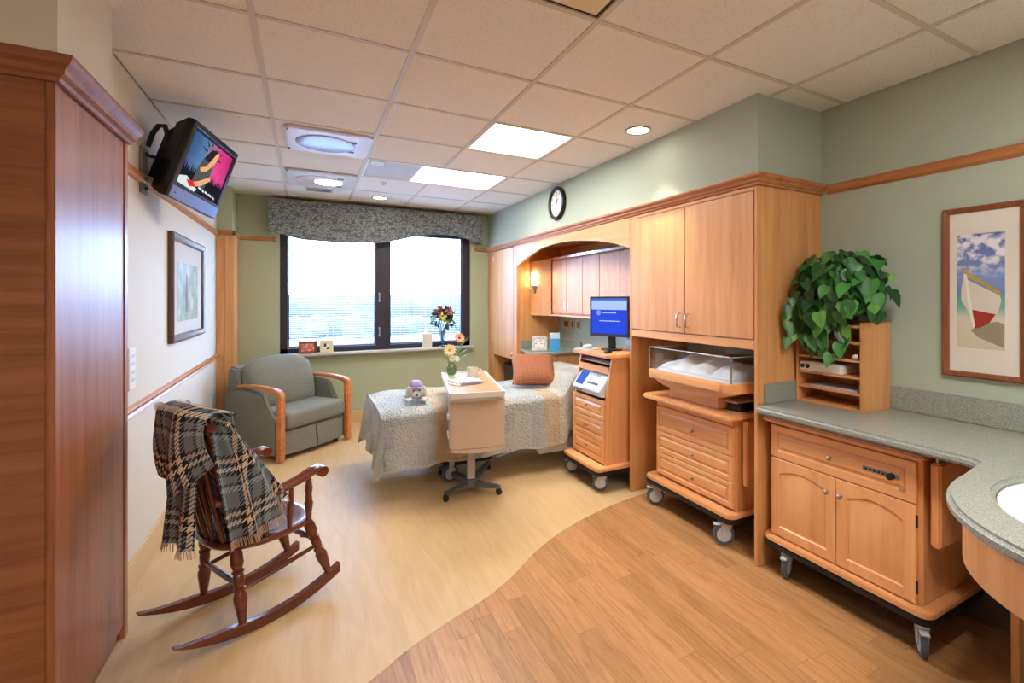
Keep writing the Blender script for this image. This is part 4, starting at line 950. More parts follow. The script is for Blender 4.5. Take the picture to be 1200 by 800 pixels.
def fan(u,v):             # corner swept sideways over the near arm
    A=Vector((-.268,-.215,1.0)); B=Vector((-.232,-.298,.968))
    top=A.lerp(B,u)
    c0=Vector((-.205,-.245,.45)); c1=Vector((-.12,-.298,.475)); c2=Vector((-.03,-.305,.52)); c3=Vector((.012,-.285,.585)); 
    if u<.4: e=c0.lerp(c1,u/.4)
    elif u<.75: e=c1.lerp(c2,(u-.4)/.35)
    else: e=c2.lerp(c3,(u-.75)/.25)
    p=top.lerp(e,v); s=math.sin(PI*v)
    p+=Vector((-.012*s*(1-u),-.02*s,.01*s)); 
    fold=math.sin(u*17+v*2)*.014*(.3+v); p+=Vector((.3*fold,-fold,.2*fold)); return p
bl.grid(fan,26,24,lambda u,v:(u*(.12+.36*v)+.2,v*.62+.05))
bl.build('cloth',plaid(),t,ang=80,solid=.005)
fr=MB(); fr.uv=None; rg=random.Random(5)
for k in range(46):
    p=Vector(lower_rear(k/45,1.0)); q=p+Vector((rg.uniform(-.006,.006),rg.uniform(-.006,.006),-.035)); fr.tube([p,p.lerp(q,.5)+Vector((rg.uniform(-.003,.003),0,0)),q],.0016,4)
for k in range(70):
    p=Vector(fan(k/69,1.0)); d_=(p-Vector(fan(k/69,.94))).normalized(); q=p+d_*.028+Vector((rg.uniform(-.005,.005),rg.uniform(-.005,.005),-.012)); fr.tube([p,p.lerp(q,.5),q],.0016,4)
fr.build('fringe',plain('fringe_wool',(188,160,136),.95),t,kind='stuff')

# ------------------------------------------------------------------ bed
BX0,BX1,BY0,BY1=.485,2.46,3.57,4.45
t=thing('hospital_bed','hospital bed on white castors reaching into the arched niche','bed',(1.5,4.02,0))
box(.62,2.42,3.66,4.38,.225,.30).build('frame',plain('bed_frame_beige',(206,198,186),.5),t,bevel=.01)
cushion(BX0+.01,BX1,BY0,BY1,.3005,.632,.05).build('mattress',M['linen'],t,ang=70)
hb=MB().prism([(3.52,.30),(4.50,.30),(4.50,.70),(4.47,.735),(4.38,.765),(4.015,.775),(3.65,.765),(3.55,.735),(3.52,.70)],2.475,2.505,'x').build('headboard',M['cab_y'],t,bevel=.006)
for y in (3.75,4.28): box(2.43,2.4745,y-.03,y+.03,.24,.6).build('headboard_bracket',M['lgrey'],t)
box(1.72,2.10,3.60,3.655,.135,.245).build('side_cover',plain('bed_cover',(222,216,206),.5),t,bevel=.015)
MB().tube([(1.36,3.64,.17),(1.5,3.63,.2),(1.62,3.63,.215),(1.74,3.63,.21)],.008,8).build('brake_bar',M['lgrey'],t)
box(.95,1.35,3.72,4.30,.12,.2245).build('lift_unit',M['dark'],t,bevel=.01)
for x,y in ((1.03,3.74),(1.03,4.30),(2.22,3.74),(2.22,4.30)): caster(t,x,y,R(200),.2245,.07)

def quilt_mat():
    m,nt,b=nmat('patchwork_quilt'); N=nt.nodes.new; L=nt.links.new
    uv=N('ShaderNodeUVMap'); sp=N('ShaderNodeSeparateXYZ'); L(uv.outputs[0],sp.inputs[0])
    mr=N('ShaderNodeMapRange'); mr.inputs['From Min'].default_value=-.5; mr.inputs['From Max'].default_value=2.0; L(sp.outputs['X'],mr.inputs['Value'])
    def st(s): return (s+.5)/2.5
    r=ramp(nt,[(0,(202,198,186)),(st(-.16),(198,200,198)),(st(.36),(214,188,154)),(st(.62),(196,200,198)),(st(1.26),(214,194,166)),(st(1.41),(220,216,204))],'CONSTANT'); L(mr.outputs[0],r.inputs['Fac'])
    v=N('ShaderNodeTexVoronoi'); v.inputs['Scale'].default_value=6.5; v.inputs['Randomness'].default_value=0; L(uv.outputs[0],v.inputs['Vector'])
    tint=ramp(nt,[(0,(222,226,230)),(.35,(250,247,240)),(.7,(232,234,232)),(1,(246,240,230))],'CONSTANT'); L(v.outputs['Color'],tint.inputs['Fac'])
    mx=N('ShaderNodeMix'); mx.data_type='RGBA'; mx.blend_type='MULTIPLY'; mx.inputs[0].default_value=.7; L(r.outputs[0],mx.inputs[6]); L(tint.outputs[0],mx.inputs[7]); L(mx.outputs[2],b.inputs['Base Color']); b.inputs['Roughness'].default_value=.95
    v2=N('ShaderNodeTexVoronoi'); v2.inputs['Scale'].default_value=34; v2.feature='DISTANCE_TO_EDGE'; L(uv.outputs[0],v2.inputs['Vector'])
    r2=ramp(nt,[(0,(0,0,0)),(.16,(255,255,255))]); L(v2.outputs['Distance'],r2.inputs['Fac'])
    n=N('ShaderNodeTexNoise'); n.inputs['Scale'].default_value=26; n.inputs['Detail'].default_value=3; L(uv.outputs[0],n.inputs['Vector'])
    ad=N('ShaderNodeMath'); ad.operation='ADD'; L(r2.outputs[0],ad.inputs[0]); L(n.outputs['Fac'],ad.inputs[1])
    bp=N('ShaderNodeBump'); bp.inputs['Strength'].default_value=.85; bp.inputs['Distance'].default_value=.010; L(ad.outputs[0],bp.inputs['Height']); L(bp.outputs[0],b.inputs['Normal']); return m
FX,NYY,WQ=.475,3.558,.905
S0,S1,T0,T1=-.40,1.965,-.40,WQ+.40
def qtop(x): 
    k=max(0,min(1,(x-1.90)/.16)); k=k*k*(3-2*k); e=max(0,min(1,(x-2.36)/.08)); return .647+.15*k*(1-.25*e)
def quilt(u,v):
    s=lerp(S0,S1,u); t_=lerp(T0,T1,v); a=max(0,-s); b0=max(0,-t_); b1=max(0,t_-WQ); b=max(b0,b1); side=-1 if b0>0 else 1
    x=FX+max(s,0); y=NYY+min(max(t_,0),WQ); z=qtop(x)
    if t_>0 and t_<WQ:                         # slightly crowned over the edges
        e=min(t_,WQ-t_); z-=.03*math.exp(-e/.035)
        if a==0: z-=.025*math.exp(-s/.04)
    else: z-=.03
    z+=.004*math.sin(s*21+t_*5)+.003*math.sin(t_*26-s*8)
    hd=max(0,min(1,(x-1.9)/.2))
    d=max(a,b)+.10*min(a,b); z-=d*.98
    if a>0 and b>0:
        an=math.atan2(b,a); fl=.018+.20*min(a,b)+.03*d; x-=fl*math.cos(an); y+=side*fl*math.sin(an)
    elif a>0: x-=.016+.07*a+.022*math.sin(t_*15+.6)*a/.4
    elif b>0: y+=side*(.016+.05*b+.024*math.sin(s*11)*b/.4+.012*math.sin(s*27)*b/.4)
    return (x,y,max(z,.02))
qm=MB().grid(quilt,150,110,lambda u,v:(lerp(S0,S1,u),lerp(T0,T1,v)))
tag(qm.build('patchwork_quilt',quilt_mat(),ang=80,solid=.008),'pale patchwork quilt in cream and grey hanging over the hospital bed','quilt')
# cushion
t=thing('orange_cushion','rust orange square scatter cushion propped at the bed head','cushion',(1.78,3.87,.668),R(-15),world=False)
def weave_mat():
    m,nt,b=nmat('rust_weave'); N=nt.nodes.new; L=nt.links.new
    tc=N('ShaderNodeUVMap'); ck=N('ShaderNodeTexChecker'); ck.inputs['Scale'].default_value=60; ck.inputs[1].default_value=lin((172,112,80)); ck.inputs[2].default_value=lin((150,88,60)); L(tc.outputs[0],ck.inputs['Vector']); L(ck.outputs['Color'],b.inputs['Base Color']); b.inputs['Roughness'].default_value=.9; return m
def pillow(u,v,s):
    x=2*u-1; y=2*v-1; k=1-.10*(1-abs(x)**2)*0-.09*(1-(x*y)**2)*max(abs(x),abs(y))**3
    th=.075*max(0,(1-x**4))**.6*max(0,(1-y**4))**.6
    return (x*.21*k,y*.21*k,s*th)
cu=MB().grid(lambda u,v:pillow(u,v,1),18,18,lambda u,v:(u*.42+v*.42,u*.42-v*.42)).grid(lambda u,v:pillow(u,v,-1),18,18,lambda u,v:(u*.42+v*.42,u*.42-v*.42))
cu.xf(Matrix.Translation((.05,.17,.125))@Matrix.Rotation(R(32),4,'X')@Matrix.Rotation(R(-4),4,'Z')).build('cushion_cover',weave_mat(),t,ang=70)
# plush toy
t=thing('plush_dog','small white plush dog in a lilac cap lying on the bed','plush toy',(.75,3.79,.664),R(-8),world=False)
fur=plain('white_plush',(226,222,214),.95,noise=.6,nscale=120)
bd=MB().ball((0.02,0.05,.045),(.075,.09,.045)); bd.ball((0,-.03,.075),(.058,.055,.055)); bd.ball((0,-.085,.055),(.030,.03,.024),12,7)
for s in (-1,1): bd.ball((s*.06,-.02,.065),(.02,.028,.045),10,6); bd.ball((s*.055,-.08,.018),(.022,.045,.018),10,6); bd.ball((s*.07,.11,.02),(.025,.045,.02),10,6)
bd.build('plush_body',fur,t,ang=80)
MB().ball((0,-.113,.062),(.011,.008,.009),10,6).build('nose',M['black'],t)
for s in (-1,1): MB().ball((s*.022,-.081,.088),(.006,.005,.007),8,6).build('eye',M['black'],t)
hm=plain('lilac_felt',(176,160,204),.9); hc=MB().lathe([(.05,0),(.052,.01),(.047,.03),(.03,.048),(.001,.054)],(0,-.022,.108),18).build('cap',hm,t)
MB().lathe([(.001,0),(.07,.0),(.07,.006),(.001,.006)],(0,-.035,.106),20,sx=.85).build('cap_brim',hm,hc)

# ------------------------------------------------------------------ overbed table
t=thing('overbed_table','cream overbed table with a drawer box on a grey wheeled foot','table',(1.09,3.46,0),R(-11),world=False)
ol=rounded(-.187,.187,-.40,.57,.02); il=rounded(-.172,.172,-.385,.555,.015)
tr=MB().loft([[(x,y,.782) for x,y in rounded(-.175,.175,-.388,.558,.02)],[(x,y,.79) for x,y in ol],[(x,y,.824) for x,y in ol],[(x,y,.824) for x,y in il],[(x,y,.815) for x,y in il]]).build('tray_rim',M['white'],t,ang=30)
MB().prism(il,.8152,.8162,'z').build('tray_top',wood('tray_maple',(206,158,104),(188,136,82),'y',.8,.4,0),t)
box(-.16,.16,-.36,.30,.757,.7815).build('slide_rail',M['lgrey'],t,bevel=.004)
# drawer box with bowed front
fr_=[(-.172+.387*k/10,-.235-.022*math.sin(PI*k/10)) for k in range(11)]
bx=MB().prism(fr_+[(.215,-.07),(-.172,-.07)],.40,.742,'z').build('drawer_box',M['offwhite'],t,bevel=.008,ang=40)
bot=MB().loft([[(x,y,.40) for x,y in fr_]+[(.215,-.07,.40),(-.172,-.07,.40)],[(x*.96,y*.97,.378-.012*math.sin(PI*(x+.172)/.387)) for x,y in fr_]+[(.20,-.08,.385),(-.16,-.08,.385)]]).build('box_underside',M['offwhite'],bx,ang=40)
MB().prism([(x*1.015,y-.004) for x,y in fr_]+[(.218,-.065),(-.175,-.065)],.7422,.757,'z').build('box_lid',M['white'],bx,bevel=.004,ang=40)
for z in (.60,.47): MB().box(-.184,-.172,-.21,-.10,z,z+.035).build('side_pull',M['white'],bx,bevel=.004)
MB().prism(rounded(-.03,.03,-.022,.022,.012),.05,.7565,'z').build('post',plain('post_taupe',(176,168,158),.4),t,ang=50)
gf=plain('foot_grey',(88,92,96),.45)
for x,y in ((-.2,-.12),(.2,-.114),(-.2,.45),(.2,.45)):
    d_=Vector((x,y,0)); n_=Vector((-y,x,0)).normalized()
    w0,w1=.035,.02
    q=[n_*w0,d_+n_*w1,d_-n_*w1,-n_*w0]
    lo_=[(p.x,p.y,.045) for p in q]; hi=[(q[0].x,q[0].y,.09),(q[1].x,q[1].y,.066),(q[2].x,q[2].y,.066),(q[3].x,q[3].y,.09)]
    a_=MB().loft([lo_,hi]).build('foot_arm',gf,t,bevel=.006)
    cx_,cy_=x*.96,y*.96
    for s in (-1,1): MB().lathe([(.006,-.009),(.021,-.008),(.022,0),(.021,.008),(.006,.009)],(cx_,cy_+s*.012,.0225),16,'y').build('caster_wheel',M['black'],a_)
    MB().box(cx_-.014,cx_+.014,cy_-.02,cy_+.02,.03,.0445).build('caster_fork',M['black'],a_,bevel=.003)
MB().lathe([(.05,.046),(.052,.08),(.045,.1),(.035,.105),(.001,.105)],(0,0,0),20).build('foot_hub',gf,t)
TZ=.8165
# mug
t=thing('coffee_mug','cream coffee mug standing on the overbed table','mug',(1.165,3.66,TZ),R(-25),world=False)
MB().lathe([(.001,0),(.034,0),(.038,.01),(.044,.095),(.041,.096),(.036,.015),(.001,.012)],(0,0,0),24).build('cup',plain('mug_glaze',(232,222,206),.3),t)
MB().tube([(.040,0,.075),(.062,0,.078),(.074,0,.06),(.072,0,.04),(.058,0,.025),(.037,0,.025)],.006,10).build('handle',plain('mug_glaze2',(232,222,206),.3),t)
# magazines
for i,(dx,dy,rz,z,lab,c1,c2) in enumerate(((1.06,3.50,R(-72),0,'open glossy magazine at the bottom of the pile on the overbed table',(226,222,216),(90,96,120)),(1.075,3.53,R(-80),.006,'folded newspaper on top of the magazine on the overbed table',(220,216,208),(150,120,110)),(1.06,3.575,R(-70),.012,'thin pale leaflet lying across the newspaper',(236,234,230),(168,172,182)))):
    t=thing('magazine' if i==0 else ('newspaper' if i==1 else 'leaflet'),lab,'magazine' if i==0 else ('newspaper' if i==1 else 'leaflet'),(dx,dy,TZ+z),rz,world=False)
    sz=(.08,.115) if i<2 else (.06,.10)
    MB().box(-sz[0],sz[0],-sz[1],sz[1],.0003,.0052).build('pages',plain('pages%d'%i,c1,.5),t,bevel=.001)
    for k in range(3): MB().box(-sz[0]*.8+.06*k,-sz[0]*.8+.045+.06*k,-sz[1]*.8,sz[1]*(.2+.2*k),.0052,.0057).build('printed_block',plain('ink%d%d'%(i,k),tuple(min(255,c+20*k) for c in c2),.5),t)
# flower vases
def petal_ring(m,c,nrm,r0,r1,n_,w_,lift):
    nrm=Vector(nrm).normalized(); a=nrm.cross(Vector((0,0,1))); 
    if a.length<.01: a=Vector((1,0,0))
    a.normalize(); b_=nrm.cross(a); c=Vector(c)
    for k in range(n_):
        th=2*PI*k/n_; d_=a*math.cos(th)+b_*math.sin(th); e=nrm.cross(d_)
        i0=len(m.v); m.v+=[tuple(c+d_*r0-e*w_*.4),tuple(c+d_*r0+e*w_*.4),tuple(c+d_*(r0+(r1-r0)*.65)+e*w_+nrm*lift),tuple(c+d_*r1+nrm*lift*.6),tuple(c+d_*(r0+(r1-r0)*.65)-e*w_+nrm*lift)]; m.f.append((i0,i0+1,i0+2,i0+3,i0+4))
def flower(t,c,nrm,r,col,core,name='flower',n_=14):
    m=MB(); petal_ring(m,c,nrm,r*.2,r,n_,r*.17,r*.14); petal_ring(m,Vector(c)+Vector(nrm).normalized()*.003,nrm,r*.2,r*.72,n_-3,r*.15,r*.22)
    f_=m.build(name,plain('petal_%d_%d_%d'%col,col,.7),t,ang=80)
    MB().ball(Vector(c)+Vector(nrm).normalized()*.004,r*.24,10,6).build('flower_centre',plain('core_%d_%d_%d'%core,core,.8),f_)
def frond(m,p0,p1,wid,n_=9):
    p0=Vector(p0);p1=Vector(p1); d_=(p1-p0); s=d_.cross(Vector((0,0,1))).normalized(); up=s.cross(d_).normalized()
    m.tube([p0,p0.lerp(p1,.5)+up*.01,p1],.0014,4)
    for k in range(2,n_+1):
        q=p0.lerp(p1,k/n_)+up*.01*math.sin(PI*k/n_); l=wid*math.sin(PI*min(.95,k/(n_+1))) 
        for sg in (-1,1):
            e=q+s*sg*l+d_.normalized()*l*.6; i0=len(m.v); o=d_.normalized()*l*.22; m.v+=[tuple(q),tuple(q.lerp(e,.5)+o),tuple(e),tuple(q.lerp(e,.5)-o)]; m.f.append((i0,i0+1,i0+2,i0+3))
VX,VY=1.062,3.90
t=thing('gerbera_vase','small glass vase of peach and cream gerberas on the overbed table','vase of flowers',(VX,VY,TZ))
MB().lathe([(.001,.001),(.032,.001),(.04,.03),(.042,.06),(.034,.09),(.03,.10),(.036,.115),(.034,.116),(.027,.10),(.031,.088),(.038,.06),(.036,.03),(.03,.008),(.001,.006)],(VX,VY,TZ),22).build('vase',glass('vase_glass',(226,240,222),.12),t)
MB().lathe([(.001,.0),(.029,.0),(.036,.025),(.037,.05),(.001,.05)],(VX,VY,TZ+.008),18).build('water',glass('vase_water',(206,228,196),.06),t)
sm_=MB()
for e in ((VX-.03,VY-.05,1.03),(VX+.055,VY-.03,1.125),(VX+.02,VY+.03,1.0)): sm_.tube([(VX+.005,VY,TZ+.012),(VX,VY,TZ+.1),e],.0025,6)
sm_.build('stems',plain('stem_g2',(96,136,72),.6),t)
flower(t,(VX-.03,VY-.05,1.035),(-.15,-.9,.35),.055,(236,214,170),(206,166,90)); flower(t,(VX+.055,VY-.03,1.13),(.1,-.85,.5),.05,(232,170,120),(150,96,50))
flower(t,(VX-.01,VY-.06,.965),(-.2,-.9,.2),.032,(228,232,206),(190,196,120)); flower(t,(VX+.03,VY-.05,.96),(.2,-.9,.3),.028,(226,230,210),(190,196,120))
fm=MB()
for e in ((VX+.17,VY-.02,1.06),(VX+.15,VY-.06,1.01),(VX+.12,VY+.04,1.10),(VX+.20,VY,1.0),(VX+.08,VY-.08,1.02),(VX-.08,VY-.05,.98),(VX+.13,VY-.03,1.13)): frond(fm,(VX,VY,TZ+.1),e,.035)
fm.build('fern_leaves',plain('fern_green',(96,142,78),.7),t,ang=80,kind='stuff')

# ------------------------------------------------------------------ on the window sill
SZL=.8405
t=thing('photo_frame','red brown photo frame with a reddish picture on the window sill','photo frame',(0.01,6.015,SZL),0,world=False)
leaning_frame(t,.185,.14,.028,plain('frame_red',(128,62,40),.4),dots_mat('photo_red',(196,112,96),(226,180,150),30,.3),.22)
t=thing('photo_frame','cream square photo frame with a dark portrait on the window sill','photo frame',(.20,6.015,SZL),R(6),world=False)
leaning_frame(t,.135,.145,.04,plain('frame_cream',(214,202,168),.5),dots_mat('photo_dark',(220,214,204),(40,38,40),26,.45),.22)
t=thing('white_card','plain white folded card standing on the window sill beside the bouquet','card',(1.325,6.0,SZL),R(-10),world=False)
MB().box(-.058,.058,-.002,0,0,.185).xf(Matrix.Rotation(-.1,4,'X')).build('card_front',M['paper'],t); MB().box(-.058,.058,0,.002,0,.185).xf(Matrix.Rotation(.3,4,'X')).build('card_back',M['paper'],t)
BX,BYY=1.52,6.02
t=thing('bouquet_vase','tall glass vase with a large mixed bouquet on the window sill','vase of flowers',(BX,BYY,SZL))
MB().lathe([(.001,.001),(.045,.001),(.047,.012),(.022,.03),(.02,.06),(.034,.12),(.046,.22),(.044,.22),(.032,.12),(.016,.062),(.001,.05)],(BX,BYY,SZL),20).build('vase',glass('vase_glass2',(214,222,226),.12),t)
rg=random.Random(11); st_=MB(); lf=MB()
for k in range(14):
    a=rg.uniform(0,2*PI); e=Vector((BX+.12*math.cos(a),BYY-.03+.06*math.sin(a),SZL+rg.uniform(.30,.5))); st_.tube([(BX,BYY,SZL+.07),(BX+.02*math.cos(a),BYY,SZL+.22),e],.0025,5)
st_.build('stems',plain('stem_dark',(56,78,48),.6),t)
lfm=MB(); lfm.v=[(0,0,0),(.25,.35,.04),(0,1,-.1),(-.25,.35,.04)]; lfm.f=[(0,1,2,3)]; lfme=lfm.mesh('leaf',ang=80); lfme.materials.append(plain('bouquet_leaf',(40,66,44),.5))
for k in range(150):
    a=rg.uniform(0,2*PI); ph=rg.uniform(-.6,1.4); rr_=rg.uniform(.6,1)
    p=Vector((.17*rr_*math.cos(a)*math.cos(ph),-.045+.075*rr_*math.sin(a)*math.cos(ph),.345+.15*rr_*math.sin(ph)))
    o=bpy.data.objects.new('leaf',lfme); C.objects.link(o); o.parent=t; o.location=p; s=rg.uniform(.06,.10); o.scale=(s,s,s); o.rotation_euler=(rg.uniform(-1.2,1.2),rg.uniform(-1.2,1.2),rg.uniform(0,6.28))
for k,(dx,dz,c_,r_) in enumerate(((-.10,.46,(150,44,40),.04),(.06,.49,(146,40,48),.042),(-.05,.50,(168,60,44),.036),(.10,.44,(206,128,70),.04),(-.02,.40,(226,214,110),.062),(.0,.33,(214,220,150),.05),(.07,.33,(150,170,110),.042),(-.13,.36,(196,204,170),.036),(.03,.44,(230,160,90),.036))):
    flower(t,(BX+dx,BYY-.10,SZL+dz),(dx*2,-1,.4),r_,c_,(120,90,50),'flower',9)

# ------------------------------------------------------------------ television on a wall bracket
yaw,pit,rol=R(-17.8),R(-15.8),R(-5.3)
n_=Vector((math.cos(yaw)*math.cos(pit),math.sin(yaw)*math.cos(pit),math.sin(pit))); r_=Vector((0,0,1)).cross(n_).normalized(); u_=n_.cross(r_)
r2=r_*math.cos(rol)+u_*math.sin(rol); u2=-r_*math.sin(rol)+u_*math.cos(rol)
TVM=Matrix((r2,-n_,u2)).transposed()           # local x: viewer's right, -y: towards the viewer, z: up
t=thing('television','black wall television tilted down with a bright concert picture on screen','television',(-.53,3.48,2.205),0,world=False)
t.rotation_euler=TVM.to_euler()
hw,hh=.25,.225
lp=[]
for ins,d in ((.03,.10),(0,.035),(0,0),(.004,-.006),(.03,-.006),(.034,.004)):
    b_=ins if d!=-.006 or ins<.01 else ins
    lp.append([(-hw+ins,d,-hh+ (ins if ins<.02 or d>.05 else .088)),(hw-ins,d,-hh+(ins if ins<.02 or d>.05 else .088)),(hw-ins,d,hh-(ins if ins<.02 else ins+.012)),(-hw+ins,d,hh-(ins if ins<.02 else ins+.012))])
MB().loft(lp,True,True).build('bezel',plain('tv_black',(16,16,22),.22),t,ang=20)
MB().loft([[(-.20,.0995,-.19),(.20,.0995,-.19),(.20,.0995,.19),(-.20,.0995,.19)],[(-.17,.17,-.15),(.17,.17,-.15),(.17,.17,.13),(-.17,.17,.13)]]).build('back_housing',M['black'],t,bevel=.01)
MB().box(-.245,.245,-.0105,-.0062,-.222,-.155).build('speaker_bar',plain('tv_silver',(120,132,172),.3,metal=.6),t,bevel=.002)
MB().box(-.235,.235,-.0095,-.0062,.188,.196).build('trim_strip',plain('tv_strip',(110,118,190),.25,metal=.6),t)
MB().box(-.215,-.20,-.0115,-.0105,-.195,-.188).build('power_button',M['black'],t)
def screen_mat():
    m,nt,b=nmat('concert_picture'); N=nt.nodes.new; L=nt.links.new
    g=N('ShaderNodeTexCoord'); sp=N('ShaderNodeSeparateXYZ'); L(g.outputs['Generated'],sp.inputs[0]); n=N('ShaderNodeTexNoise'); n.inputs['Scale'].default_value=5; L(g.outputs['Generated'],n.inputs['Vector'])
    r=ramp(nt,[(0,(24,60,110)),(.35,(70,110,150)),(.5,(150,90,120)),(.75,(206,40,120)),(1,(150,20,90))]); L(sp.outputs['X'],r.inputs['Fac'])
    mx=N('ShaderNodeMix'); mx.data_type='RGBA'; mx.blend_type='MULTIPLY'; mx.inputs[0].default_value=.6; L(r.outputs[0],mx.inputs[6]); L(n.outputs['Fac'],mx.inputs[7])
    b.inputs['Base Color'].default_value=(0,0,0,1); L(mx.outputs[2],b.inputs['Emission Color']); b.inputs['Emission Strength'].default_value=1.3; b.inputs['Roughness'].default_value=.15; return m
sx0,sx1,sz0,sz1=-.214,.214,-.135,.177
sc_=MB().box(sx0,sx1,-.0005,.0035,sz0,sz1).build('screen',screen_mat(),t)
def scr(poly,mat,name,d): MB().prism([(sx0+(sx1-sx0)*a,sz0+(sz1-sz0)*b_) for a,b_ in poly],-.0005-d,-.0005-d+.0003,'y').build(name,mat,sc_)
crowd=[(0,0),(1,0),(1,.42)]
for k in range(24):
    a=1-(k+.5)/24; crowd+=[(a+.018,.30+.10*((k*7)%5)/5),(a,.38+.12*((k*5)%4)/4),(a-.012,.30)]
crowd+=[(0,.40)]
scr(crowd,emit('tv_dark',(8,6,14),1),'picture_crowd',.0005)
scr([(.28,.10),(.58,.12),(.62,.40),(.60,.66),(.50,.74),(.36,.66),(.30,.45)],emit('tv_shirt',(70,70,66),1),'picture_figure',.001)
scr([(.36,.66),(.46,.88),(.60,.94),(.66,.84),(.60,.70),(.50,.64)],emit('tv_hair',(30,18,14),1),'picture_hair',.0015)
for q in ((.36,.90,.30,.99),(.44,.95,.40,1.0),(.64,.86,.76,.94),(.64,.78,.78,.76),(.36,.80,.22,.84)): scr([(q[0],q[1]-.02),(q[0]+.02,q[1]+.02),(q[2],q[3])],emit('tv_hair',(30,18,14),1),'picture_hair',.0015)
sk=emit('tv_skin',(206,150,104),1)
scr([(.54,.74),(.60,.90),(.66,.88),(.62,.66),(.50,.46),(.38,.40),(.34,.46),(.46,.54)],sk,'picture_arm',.002); scr([(.62,.40),(.66,.34),(.50,.16),(.30,.06),(.26,.12),(.44,.24)],sk,'picture_arm',.002)
scr([(.0,.14),(.14,.20),(.44,.06),(.40,0),(.0,.02)],emit('tv_deck',(190,200,200),1),'picture_deck',.0022); scr([(.16,.14),(.30,.17),(.40,.09),(.26,.05)],emit('tv_red',(190,30,26),1),'picture_record',.0026)
for a,b_,l in ((.46,.10,.08),(.56,.085,.05),(.63,.085,.07),(.72,.075,.10),(.85,.06,.05)): scr([(a,b_),(a+l,b_-.015),(a+l,b_+.02),(a,b_+.035)],emit('tv_caption',(200,200,206),1),'picture_caption',.0026)
MB().tube([(-.17,.13,.03),(-.185,.14,.11),(-.18,.17,.155),(-.165,.21,.15),(-.16,.225,.10),(-.165,.22,.02)],.013,10).build('cable_loop',M['black'],t)
# bracket
t=thing('tv_bracket','grey steel wall bracket carrying the television','bracket',(XL,3.35,2.05))
box(XL+.001,XL+.014,3.26,3.36,2.02,2.27).build('wall_plate',plain('bracket_grey',(128,124,118),.5),t,bevel=.003)
for z in (2.05,2.24): MB().lathe([(.008,0),(.008,.012),(.001,.012)],(XL+.014,3.31,z),8,'x').build('bolt',M['dark'],t)
bp_=Vector((-.53,3.48,2.205))-n_*.19
MB().tube([(XL+.012,3.31,2.10),(XL+.06,3.36,2.10),tuple(bp_)],.022,10).build('arm',plain('bracket_arm',(150,146,140),.5),t)
MB().tube([(XL+.012,3.31,2.235),(XL+.05,3.34,2.23)],.010,8).build('stub',M['dark'],t)

# ------------------------------------------------------------------ ceiling fixtures
lens=emit('troffer_lens',(255,252,248),TROFFER); lens_fill=emit('fill_lens_rear',(255,252,248),REAR_FILL)
def troffer(x0,x1,y0,y1,label,louver=None,lens=lens):
    t=thing('ceiling_troffer',label,'ceiling light',((x0+x1)/2,(y0+y1)/2,H),group='ceiling light panels')
    lp=[[(x,y,z) for x,y in rounded(x0+i,x1-i,y0+i,y1-i,.004,1)] for i,z in ((.010,H+.03),(.010,H+.001),(.028,H+.001),(.034,H+.010))]
    MB().loft(lp,True,False).build('frame',M['white'],t,ang=20)
    xa=x0+.034 if louver is None else louver
    box(xa,x1-.034,y0+.034,y1-.034,H+.010,H+.014).build('lens',lens,t)
    if louver:
        box(louver-.02,louver-.001,y0+.034,y1-.034,H+.001,H+.02).build('divider',M['white'],t)
        k=0; x=x0+.04
        while x<louver-.03: box(x,x+.003,y0+.034,y1-.034,H+.003,H+.0088).build('louver_blade',M['white'],t); x+=.0125
        box(x0+.036,louver-.021,y0+.034,y1-.034,H+.009,H+.012).build('louver_back',plain('louver_grey',(214,218,226),.5),t)
        box(x0+.04,x0+.14,y0+.04,y0+.16,H-.002,H+.0025).build('label_plate',M['white'],t)
c=lambda i,j:(TX[0+3]+.6096*i,TX[3]+.6096*(i+1),TY[6]+.6096*j,TY[6]+.6096*(j+1))
troffer(*c(2,3),'bright square ceiling light panel nearest the clock and downlight')
a=c(1,5); b_=c(2,5); troffer(a[0],b_[1],a[2],a[3],'long ceiling light panel with an air grille at its left end',.865)
troffer(*c(2,-2),'added unseen ceiling fill light behind the viewer over the entry',lens=lens_fill)  # added out of view to brighten the near end of the room
troffer(*c(1,-5),'added unseen ceiling fill light far behind the viewer near the door wall',lens=lens_fill)  # second added fill panel, unseen, lighting from farther back
a=c(1,0); t=thing('access_panel','plain cream access panel with a dark edge at the top of the picture','ceiling panel',((a[0]+a[1])/2,(a[2]+a[3])/2,H))
box(a[0]+.014,a[1]-.014,a[2]+.014,a[3]-.014,H+.006,H+.02).build('rim',M['interior'],t); box(a[0]+.03,a[1]-.03,a[2]+.03,a[3]-.03,H+.0005,H+.006).build('panel',plain('panel_cream',(232,216,176),.6),t,bevel=.002)
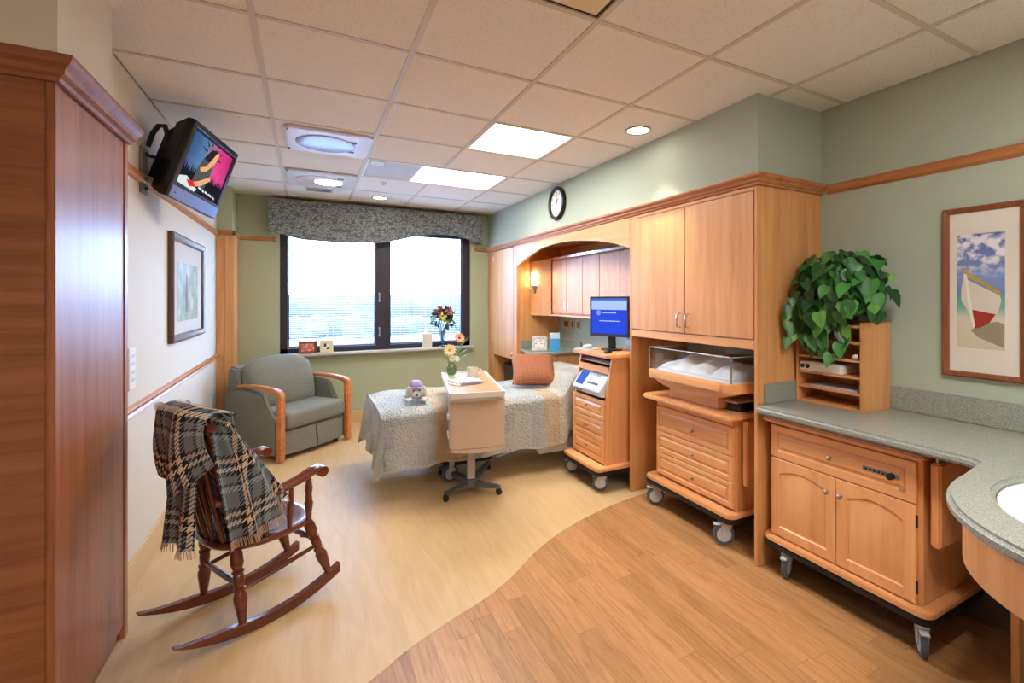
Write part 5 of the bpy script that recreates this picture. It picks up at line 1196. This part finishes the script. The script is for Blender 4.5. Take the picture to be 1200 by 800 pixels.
def exam(x0,x1,y0,y1,label,disc,lit):
    t=thing('exam_light',label,'ceiling light',((x0+x1)/2,(y0+y1)/2,H),group='recessed exam lights')
    cx_,cy_=(x0+x1)/2-.02,(y0+y1)/2
    MB().prism(rounded(x0,x1,y0,y1,.05),H-.012,H+.003,'z').build('housing',plain('exam_white',(222,214,218),.4) if not lit else plain('exam_grey',(206,200,192),.45),t,bevel=.004,ang=50)
    MB().box(x0+.015,x1-.08,y0+.02,y1-.02,H-.0155,H-.0125).build('cover',plain('exam_cover',(226,216,224),.35) if not lit else plain('exam_cover2',(208,202,194),.4),t,bevel=.002)
    ds=MB().lathe([(.001,-.008),(.17,-.008),(.19,-.004),(.19,0),(.001,0)],(cx_-.0,cy_,H-.0158),36).build('light_disc',disc,t)
    if lit: MB().lathe([(.001,-.003),(.11,-.003),(.115,0),(.001,0)],(cx_+.08,cy_,H-.0241),28).build('lit_lens',emit('exam_lit',(255,250,240),9),ds)
    for y in (y0+.15,y1-.17): MB().box(x1-.15,x1-.10,y,y+.03,H-.0195,H-.0157).build('latch',M['black'],t)
    for y in (y0+.04,y1-.07): MB().box(x0+.012,x0+.024,y,y+.025,H-.019,H-.0157).build('hinge',M['dark'],t)
exam(*EXAM1,'square ceiling exam light with a pale blue glass disc, switched off',plain('exam_blue_glass',(176,190,236),.2),False)
exam(*EXAM2,'square grey ceiling exam light with its lamp lit, close to the window',plain('exam_peach',(206,178,160),.4),True)
t=thing('vent_grille','small flat grille in the ceiling beside the lit exam light','vent',(.1,5.5,H))
box(-.02,.24,5.36,5.50,H-.006,H+.0035).build('plate',M['lgrey'],t,bevel=.002)
for k in range(5): box(0,.22,5.38+.022*k,5.39+.022*k,H-.008,H-.0062).build('slot',M['grey'],t)
def downlight(x,y,r,label,power,spread=R(75)):
    t=thing('downlight',label,'ceiling light',(x,y,H),group='recessed downlights')
    MB().lathe([(r*1.12,.003),(r*1.14,-.004),(r*1.0,-.006),(r*.96,.0),(r*.8,.06),(r*.6,.062)],(x,y,H),28).build('trim_ring',M['steel'],t)
    MB().lathe([(.001,.0),(r*.9,.0),(r*.9,.004),(.001,.004)],(x,y,H+.0005),24).build('lamp',emit('downlight_lamp',(255,244,224),14),t)
    l=bpy.data.lights.new('downlight_beam','SPOT'); l.energy=power; l.spot_size=spread; l.spot_blend=.8; l.shadow_soft_size=.05; l.color=(1,.95,.86)
    lo=bpy.data.objects.new('downlight_beam',l); C.objects.link(lo); lo.parent=t; lo.location=(0,0,-.012)
downlight(1.93,2.506,.075,'round recessed downlight close to the clock wall',DOWN)
downlight(.71,5.55,.075,'round recessed downlight in front of the window valance',DOWN*.4)
downlight(1.25,.45,.075,'added downlight over the wash basin, unseen above the viewer',DOWN*.8,R(120))  # added out of view for the light from above left on the cart
downlight(.0,1.3,.075,'added fill downlight over the entry, unseen above the viewer',DOWN*.4,R(120))  # added out of view as fill for the entry side
t=thing('sprinkler_head','small white sprinkler head in the ceiling near the window','sprinkler',(.65,4.80,H))
MB().lathe([(.03,.003),(.03,-.004),(.008,-.006),(.008,-.02),(.016,-.022),(.016,-.025),(.001,-.026)],(.65,4.80,H),16).build('head',M['white'],t)
